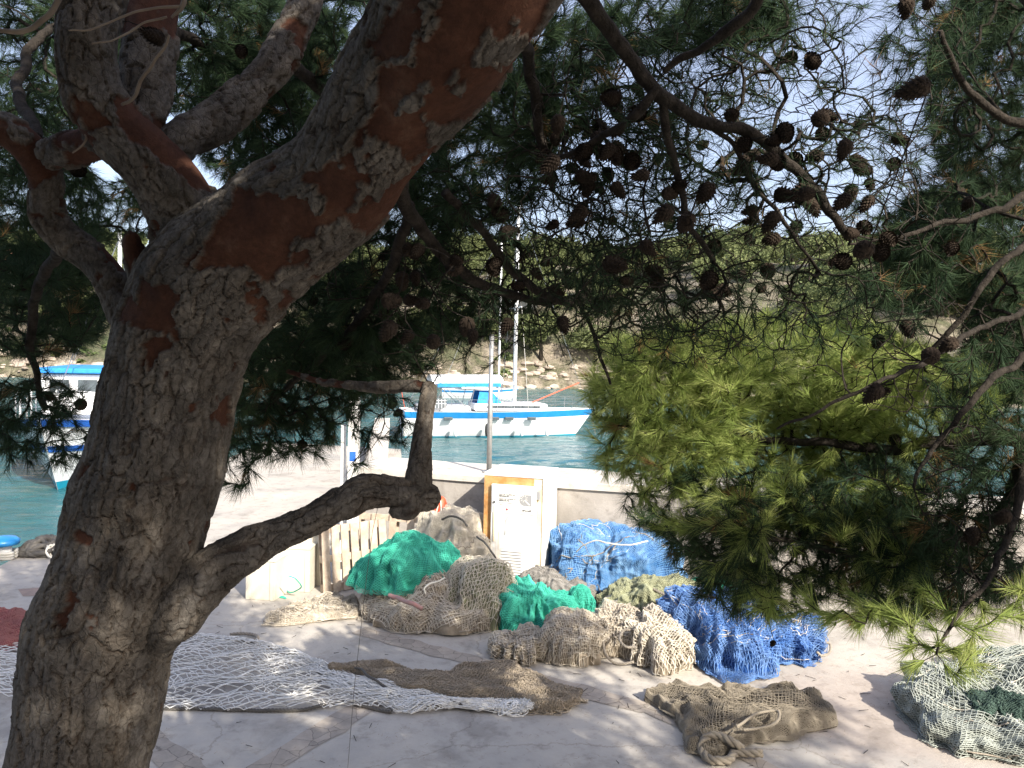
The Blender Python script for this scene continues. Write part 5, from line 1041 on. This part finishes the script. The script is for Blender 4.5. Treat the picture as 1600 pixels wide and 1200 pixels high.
thinL = [[(895, -60, 1.95, 14), (928, 10, 2.0, 13), (962, 60, 2.05, 12), (1000, 105, 2.1, 11), (1040, 150, 2.12, 12), (1100, 185, 2.15, 10), (1175, 212, 2.2, 9), (1240, 262, 2.25, 8), (1300, 330, 2.3, 7), (1335, 362, 2.35, 6)],
  [(1035, 140, 2.12, 8), (1045, 200, 2.15, 7), (1062, 280, 2.2, 6), (1080, 345, 2.25, 5), (1115, 405, 2.3, 4)], [(1030, 135, 2.1, 8), (985, 190, 2.15, 7), (930, 222, 2.2, 5), (870, 245, 2.25, 4)],
  [(1185, -20, 1.9, 9), (1165, 20, 1.95, 9), (1120, 58, 2.0, 8), (1070, 82, 2.05, 6), (1040, 108, 2.08, 5)], [(1080, 170, 2.14, 4), (1150, 230, 2.2, 4), (1190, 300, 2.3, 3.4), (1240, 360, 2.3, 3), (1265, 398, 2.35, 2.4)],
  [(620, 250, 2.2, 12), (640, 330, 2.4, 11), (690, 395, 2.6, 9), (750, 440, 2.8, 8), (800, 462, 3.0, 7), (860, 468, 3.1, 6), (920, 455, 3.2, 5)], [(700, 300, 2.5, 7), (760, 375, 2.7, 7), (810, 430, 2.8, 7), (860, 462, 2.9, 6), (900, 472, 3.0, 5), (960, 462, 3.0, 4)],
  [(800, 20, 1.95, 12), (830, 120, 2.3, 9), (850, 220, 2.5, 7), (860, 300, 2.6, 5)], [(640, 320, 2.4, 9), (610, 420, 2.7, 8), (560, 500, 3.0, 7), (500, 560, 3.2, 6), (430, 620, 3.3, 4)], [(440, 90, 2.6, 12), (520, 150, 3.0, 9), (600, 200, 3.2, 7)],
  [(100, 375, 2.6, 10), (60, 450, 3.0, 8), (50, 540, 3.2, 6), (70, 640, 3.3, 4)], [(60, 220, 2.5, 10), (30, 120, 2.9, 8), (80, 40, 3.2, 6)], [(230, 60, 2.55, 12), (300, 60, 3.1, 8), (360, 110, 3.5, 6)], [(905, 470, 3.0, 4), (935, 540, 3.1, 3), (950, 600, 3.1, 2.2)]]
seeds += thin_limbs(thinL, 'branch', root, M['twig'])
dead = [[(-30, 40, 2.0, 6), (25, 46, 2.0, 6), (60, 32, 2.0, 7), (98, -10, 2.0, 8)], [(0, 0, 1.95, 2.2), (25, 15, 1.95, 2.2), (45, 30, 1.97, 2.4)], [(112, 49, 1.9, 2), (150, 44, 1.92, 2.6), (190, 28, 1.95, 3), (235, 18, 1.98, 3.2), (285, 13, 2.0, 4)], [(150, 62, 1.95, 2), (185, 60, 1.97, 2.4), (225, 40, 2.0, 2.6), (262, 30, 2.0, 3)], [(262, 55, 2.0, 3), (248, 90, 2.02, 4), (228, 122, 2.05, 4.4), (214, 148, 2.1, 5), (192, 162, 2.15, 4)], [(110, 236, 2.2, 2), (130, 222, 2.2, 3), (136, 205, 2.22, 3.5)], [(288, -10, 2.0, 7), (284, 16, 2.0, 6), (270, 30, 2.02, 3)]]
dead = [[(x, y, d, r*.6) for x, y, d, r in q] for q in dead]
thin_limbs(dead, 'dead_branch', root, M['deadtwig'])
coneL = [(1235,91,12),(1268,93,14),(1297,182,13),(1285,211,12),(1099,226,9),(956,166,10),(998,142,9),(1022,195,10),(917,210,10),(882,215,10),(852,232,9),(910,240,15),(935,237,12),(962,245,15),(978,257,9),(950,275,12),(925,277,9),(937,295,9),(917,295,14),(895,262,10),(898,285,8),(912,329,11),(957,346,8),(1045,350,10),(1027,250,10),(1227,210,16),(1240,250,14),(1230,305,15),(1254,302,11),(1282,310,9),(1202,350,15),(1172,376,10),(1242,359,12),(1115,387,13),(1020,422,13),(946,425,9),(888,443,10),(935,477,11),(1200,425,13),(1158,432,9),(1188,451,9),(1106,440,16),(1132,455,12),(1115,462,12),(860,467,9),(852,410,9),(807,380,7),(775,318,13),(780,334,13),(697,354,8),(786,374,7),(631,390,12),(612,374,10),(600,400,9),(621,420,9),(634,422,8),(670,427,10),(685,407,8),(712,420,13),(772,420,14),(552,420,9),(539,431,8),(504,459,8),(488,470,10),(521,475,10),(539,485,9),(589,477,9),(637,466,7),(657,474,9),(605,492,11),(627,506,11),(669,522,8),(542,536,11),(585,539,8),(604,544,8),(619,540,7),(655,546,8),(712,507,6),(725,500,7),(613,632,8),(621,646,7),(442,637,7),(471,694,7),(401,701,8),(417,706,7),(471,695,6),(236,55,15),(231,164,12),(112,117,8),(136,244,12),(120,265,13),(335,212,11),(377,82,11),(79,621,9),(126,633,10),(138,687,7),(116,535,10),(157,464,9),(205,22,10)]
ct = cones(coneL[:100], root, 4)
def small_cones(n_, seed):
    r_ = random.Random(seed); cv = np.array([v.co[:] for v in CONE.vertices]); cf = [tuple(p_.vertices) for p_ in CONE.polygons]; V = []; F = []; T = []
    for q in range(n_):
        a, b, c_, d_ = ((880, 1360, 130, 460), (580, 880, 330, 540), (860, 1060, 160, 330), (1180, 1400, 180, 420))[q % 4]; d = r_.uniform(2.0, 2.7); P = at(r_.uniform(a, b), r_.uniform(c_, d_), d); s_ = r_.uniform(.62, .95)
        R = np.array(Vector((r_.uniform(-1, 1), r_.uniform(-1, 1), r_.uniform(-1.2, .2))).normalized().to_track_quat('Z', 'Y').to_matrix()); F += [tuple(i+len(V)*len(cv) for i in f) for f in cf]; V.append(cv @ R.T*s_+P); T.append(P)
    o = mesh_obj('pine_cones', np.concatenate(V), F, M['conemat']); link(o, root); o['kind'] = 'stuff'; return np.array(T)
ct = np.concatenate([ct, small_cones(84, 19)])
rs = np.random.default_rng(77)
def sun_ray_dist(P, t): v = P-np.array(t); sd_ = np.array(sdir); q_ = v-(v@sd_)[:, None]*sd_; return np.where(v@sd_ > .25, np.linalg.norm(q_, axis=1), 9.)
GAPS_B = [at(1000, 620, 3.6), at(1160, 600, 3.7), at(1320, 600, 3.8), at(1080, 540, 3.8)]
dark = cloud([(80, 90, 150, 130, 3, 5, 1900), (330, 60, 190, 120, 3, 5, 3100), (440, 130, 150, 130, 3.2, 4.6, 700), (190, 330, 60, 50, 4, 5, 120), (430, 190, 130, 120, 3, 4.8, 1500), (50, 330, 110, 120, 3, 5, 1300), (60, 470, 120, 90, 2.9, 4.6, 1150), (560, 120, 120, 140, 2.8, 4.2, 1100), (180, 330, 60, 60, 3.5, 5, 90), (480, 480, 140, 80, 3, 4.6, 760), (470, 590, 135, 80, 2.9, 4.2, 1050), (440, 670, 90, 50, 3, 3.8, 260),
   (620, 440, 110, 110, 2.8, 4, 420), (725, 190, 150, 170, 2.5, 4.2, 2500), (620, 330, 90, 60, 2.8, 4, 160), (1020, 25, 230, 60, 2.4, 3.4, 900), (870, 100, 90, 110, 2.5, 3.5, 500), (50, 630, 80, 45, 3, 3.8, 165), (100, 700, 60, 45, 3, 3.6, 40), (370, 735, 35, 35, 3, 3.4, 28), (510, 700, 70, 45, 3, 3.5, 60), (570, 560, 110, 50, 2.9, 3.8, 260), (600, 650, 60, 50, 3.0, 3.6, 70), (1050, 250, 150, 120, 2.3, 3.1, 120), (700, 480, 100, 60, 2.8, 3.8, 150), (20, 700, 40, 50, 2.9, 3.3, 60)], rs)
gk = Grow(seeds)
if len(ct): gk.grow(ct, rs=rs); gk.tips = []
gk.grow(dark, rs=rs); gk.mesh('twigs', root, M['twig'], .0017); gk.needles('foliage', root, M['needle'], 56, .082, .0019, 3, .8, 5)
sparse = cloud([(1100, 330, 350, 190, 2.2, 3.3, 1500), (850, 400, 180, 120, 2.4, 3.6, 900), (1200, 480, 280, 70, 2.3, 3.0, 600), (1230, 150, 260, 170, 2.1, 3.0, 1200), (1040, 110, 180, 120, 2.3, 3.2, 700), (1150, 530, 200, 50, 2.4, 2.9, 75), (900, 520, 120, 60, 2.6, 3.4, 100), (690, 540, 120, 50, 2.6, 3.6, 110)], rs)
k_ = np.min([sun_ray_dist(sparse, t) for t in GAPS_B], axis=0) > .5; sparse = sparse[k_ | (rs.random(len(sparse)) < .35)]
gs = Grow(seeds); gs.grow(sparse, rs=rs, bow=.12); gs.mesh('fine_twigs', root, M['twig'], .0016); gs.needles('foliage', root, M['needle'], 20, .074, .0016, 2, .9, 6)
# bare crossing twigs
bare = cloud([(1120, 290, 340, 280, 2.2, 3.4, 1500), (850, 420, 200, 130, 2.4, 3.4, 600), (520, 640, 130, 80, 2.9, 3.5, 160), (660, 430, 160, 110, 2.5, 3.5, 260)], rs)
gb = Grow(seeds); gb.grow(bare, rs=rs, bow=.13, droop=.08); gb.mesh('bare_twigs', root, M['twig'], .0016)
# crown over and behind the viewer (out of the picture, added and cut to cast the dappled shade)
def box_cloud(c, r, n_, rs, thr=-.1):
    d = rs.normal(size=(n_, 3)); d /= np.linalg.norm(d, axis=1, keepdims=True); P = np.array(c)+d*np.array(r)*rs.random((n_, 1))**.4
    return P[fbm(P[:, 0]*1.3, P[:, 1]*1.3, P[:, 2]*1.3, 15, 3) > thr]
high_seed = [catmull(np.array(q, float), 30) for q in ([(.2, 1.6, 5.1), (.4, .5, 5.3), (.3, -.8, 5.2), (0, -2, 5)], [(.3, 0, 5.3), (.6, -.8, 6.2), (.8, -1.5, 6.8)], [(1.6, 0, 5.5), (2.4, -1.0, 6.3), (3.0, -2.0, 6.6)], [(.3, 1.0, 5.2), (1.6, 0, 5.5), (3.2, -.6, 5.5), (5, -.8, 5.2)], [(-1.3, 2.2, 5.2), (-1.6, .8, 5.4), (-1.5, -.6, 5.2)], [(-1.2, 2.4, 5.2), (-2.2, 3.4, 5.6), (-3.2, 4, 5.6)])]
for q in high_seed: o = MB().tube(q, list(np.linspace(.10, .03, len(q))), 8).build('limb', M['twig'], None, True); link(o, root)
GAPS = [(at(1160, 600, 3.7), .9), (at(1010, 630, 3.6), .7), (at(1340, 600, 3.7), .75), (at(1440, 630, 3.4), .5), (gr(430, 1025), .38), (gr(560, 1060), .2), (gr(1110, 1090), .35), (gr(980, 1075), .3), (at(290, 250, 2.3), .09), (at(330, 330, 2.2), .06), (at(665, 620, 2.7), .14), (at(1480, 1010, 2.5), .25), (at(240, 1090, 2.2), .05), (at(300, 960, 2.2), .07), (at(780, 60, 1.75), .06), (at(235, 830, 2.2), .06)]
k_ = 1/math.tan(R_(SUN_EL)); hs = np.array([math.sin(SUN_AZ), math.cos(SUN_AZ)])
def keep_shade(P):
    gx_ = P[:, 0]-hs[0]*k_*P[:, 2]; gy_ = P[:, 1]-hs[1]*k_*P[:, 2]; edge = .25*vn(gx_*1.5, gy_*1.5, 0, 8)
    lit = ((gy_ > 7.1+edge) & (gx_ > -.2)) | ((gy_ > 8.0+edge) & ~((gx_ > -5.2) & (gx_ < -3.3)))
    ok = ~lit
    for t, r_ in GAPS: ok &= sun_ray_dist(P, t) > r_
    return P[ok]
SHADE = [((-.7, 1.15, 4.55), (1.5, .6, .5), 1000, -.3), ((-2.3, 1.7, 3.7), (.9, .7, .8), 600, -.3), ((1.2, -1.4, 5.8), (4.0, 1.9, 1.5), 5200, -.3), ((4.8, -1.0, 5.6), (3.0, 1.9, 1.1), 2600, -.12), ((-1.6, .4, 6.2), (2.6, 1.6, 1.0), 1500, -.2)]
hc = keep_shade(np.concatenate([box_cloud(c, r, n_, rs, th_) for c, r, n_, th_ in SHADE]))
gh = Grow(high_seed); gh.grow(hc, .12, rs=rs); gh.mesh('twigs', root, M['twig'], .002); gh.needles('foliage', root, M['needle'], 40, .13, .010, 2, .95, 8)
# two unseen pines added behind the viewer to block sky light
for cx_, cy_, h_, lab in ((-3.5, -8.5, 8.0, 'tall unseen pine added behind the viewer to block sky light, left one'), (5.0, -9.5, 8.5, 'tall unseen pine added behind the viewer to block sky light, right one')):
    e = empty('pine_tree', (cx_, cy_, 0)); tag(e, lab, 'pine tree'); MB().tube([(0, 0, 0), (.2, .1, 2.5), (.1, 0, 5), (.2, 0, h_-.5)], [.28, .22, .16, .06], 10).build('trunk', M['twig'], e, True)
    P = np.concatenate([crown_pts(9000, 5.0, 3.2, 22)+np.array([0, 0, h_-3.2]), crown_pts(5000, 4.5, 2.0, 14)+np.array([0, 0, 2.8])]); Vv, Ff = leaves(P, .16); c = mesh_obj('crown', Vv, Ff, M['needle'], e, attrs=dict(tint=np.repeat(rng.uniform(.1, .8, len(P)), 4))); c['kind'] = 'stuff'
# fishing line hanging from the bent branch
o = MB().tube([at(590, 794, 2.6), at(582, 830, 2.62), at(573, 900, 2.6), at(563, 990, 2.6), at(553, 1080, 2.58), at(541, 1230, 2.55)], .0011, 4).build('hanging_line', M['rope_dark']); tag(o, 'thin dark line hanging from the bent branch down to the ground', 'line')
# --- the pine at the right edge
root2 = empty('pine_tree', (2.35, 3.15, 0)); tag(root2, 'bushy green pine filling the right side with low sunlit branches', 'pine tree')
tw = [(2.55, 3.2, -.05, .17), (2.45, 3.15, 1.2, .14), (2.3, 3.1, 2.4, .12), (2.22, 3.0, 3.4, .11), (2.15, 2.95, 4.6, .09), (2.1, 2.9, 6.0, .05)]
tk2, q0 = tube_world(tw, 'trunk', root2, .008, -.1, 91, .7)
LR = [[(1700, 760, 3.1, 22), (1600, 690, 3.1, 20), (1500, 690, 3.2, 15), (1380, 700, 3.3, 11), (1250, 690, 3.4, 8), (1120, 670, 3.5, 6), (1010, 650, 3.5, 4)], [(1600, 690, 3.1, 14), (1560, 800, 3.0, 11), (1450, 860, 3.0, 9), (1300, 860, 3.1, 7), (1180, 840, 3.2, 5)], [(1620, 480, 3.0, 7), (1540, 510, 2.8, 6), (1480, 545, 2.6, 6), (1430, 572, 2.5, 5), (1370, 595, 2.4, 4.5), (1300, 640, 2.4, 3.5), (1220, 672, 2.4, 2.6)],
  [(1640, 350, 3.0, 9), (1560, 420, 2.8, 7), (1500, 500, 2.8, 6), (1440, 560, 2.9, 4)], [(1640, 200, 3.0, 12), (1560, 180, 2.9, 9), (1500, 120, 2.8, 7), (1470, 40, 2.7, 5)], [(1630, 300, 2.9, 9), (1550, 330, 2.8, 7), (1450, 360, 2.7, 5), (1380, 380, 2.7, 4)], [(1595, 700, 3.1, 13), (1590, 780, 2.9, 9), (1560, 880, 2.7, 6), (1500, 960, 2.5, 4), (1470, 1020, 2.4, 2.5)], [(1600, 550, 2.7, 8), (1530, 620, 2.6, 7), (1470, 690, 2.6, 5), (1430, 760, 2.6, 3)],
  [(1620, 20, 2.6, 18), (1590, -30, 2.6, 18), (1580, -90, 2.6, 16)]]
LR = [[(x, y, d, r*.75) for x, y, d, r in q] for q in LR]
seeds2 = [q0]+thin_limbs(LR, 'branch', root2, M['twig'])
coneR = [(1423,141,20),(1396,257,12),(1327,367,12),(1352,357,13),(1390,375,14),(1347,392,16),(1315,407,15),(1302,412,10),(1420,516,13),(1371,535,11),(1455,555,15),(1480,540,13),(1487,390,12),(1510,320,10),(1362,617,15),(1376,612,13),(1520,840,13),(1565,810,12),(1490,805,11),(1407,760,9),(1415,15,14),(1450,5,11),(1207,1006,5),(1500,300,9),(1400,690,10)]
ct2 = cones(coneR, root2, 8)
gd = Grow(seeds2); gd.grow(ct2, rs=rs); gd.tips = []
gd.grow(cloud([(1550, 150, 100, 190, 3.6, 4.7, 3800), (1500, 380, 130, 90, 3.5, 4.5, 2100), (1570, 520, 70, 110, 3.3, 4.2, 1100), (1450, 130, 90, 190, 3.0, 4.2, 420), (1430, 330, 110, 70, 3.0, 4.0, 300), (1440, 430, 100, 60, 3.5, 4.2, 380), (1400, 430, 80, 50, 2.5, 3, 90), (1250, 850, 210, 85, 2.9, 3.8, 1500), (1150, 790, 180, 60, 3.0, 3.8, 900), (1430, 800, 180, 100, 2.8, 3.6, 1250), (1430, 890, 180, 75, 2.7, 3.4, 700), (1540, 640, 90, 110, 2.7, 3.4, 350), (1200, 920, 120, 45, 2.9, 3.4, 240), (1380, 470, 90, 60, 2.5, 3.0, 90)], rs), rs=rs)
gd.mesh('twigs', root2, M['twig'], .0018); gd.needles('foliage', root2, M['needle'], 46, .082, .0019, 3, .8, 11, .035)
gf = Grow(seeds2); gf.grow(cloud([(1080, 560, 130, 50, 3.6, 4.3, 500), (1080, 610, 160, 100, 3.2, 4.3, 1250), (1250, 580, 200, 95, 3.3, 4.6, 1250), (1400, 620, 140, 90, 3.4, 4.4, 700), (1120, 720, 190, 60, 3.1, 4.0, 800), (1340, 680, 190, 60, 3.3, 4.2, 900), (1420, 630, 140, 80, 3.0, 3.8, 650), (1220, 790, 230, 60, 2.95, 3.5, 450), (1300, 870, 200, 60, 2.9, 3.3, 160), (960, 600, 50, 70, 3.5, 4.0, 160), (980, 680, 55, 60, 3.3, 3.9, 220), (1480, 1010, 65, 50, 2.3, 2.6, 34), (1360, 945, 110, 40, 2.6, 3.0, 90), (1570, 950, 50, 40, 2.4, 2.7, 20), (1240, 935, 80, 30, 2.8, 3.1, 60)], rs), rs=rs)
gf.mesh('twigs', root2, M['twig'], .0018); gf.needles('lit_foliage', root2, M['needle_lit'], 46, .098, .0026, 3, .55, 12, .02, droop=.03)
bare = cloud([(1520, 800, 90, 160, 2.5, 3.2, 420), (1420, 540, 170, 110, 2.4, 3.2, 380), (1450, 250, 80, 200, 2.4, 3.1, 200)], rs)
gb = Grow(seeds2); gb.grow(bare, rs=rs, bow=.13, droop=.08); gb.mesh('bare_twigs', root2, M['twig'], .0016)
# unseen foliage added right of the picture to shade the lower boughs
sh = np.concatenate([box_cloud(c, r, n_, rs) for c, r, n_ in (((2.3, 1.9, 3.0), (.75, .55, .45), 600), ((3.3, 2.0, 4.6), (1.4, 1.0, 1.1), 1500), ((3.0, 1.0, 4.9), (1.2, .9, .8), 700))])
for t, r_ in GAPS[:4]+GAPS[10:12]: sh = sh[sun_ray_dist(sh, t) > r_]
gx = Grow([q0, catmull(np.array([(2.25, 3.0, 3.0), (2.5, 2.4, 3.1), (2.4, 1.9, 3.1)]), 12), catmull(np.array([(2.2, 3.0, 3.9), (2.8, 2.6, 4.2), (3.4, 2.2, 4.3)]), 12)]); gx.grow(sh, .08, rs=rs); gx.mesh('twigs', root2, M['twig'], .002); gx.needles('foliage', root2, M['needle'], 38, .11, .007, 2, .9, 14)
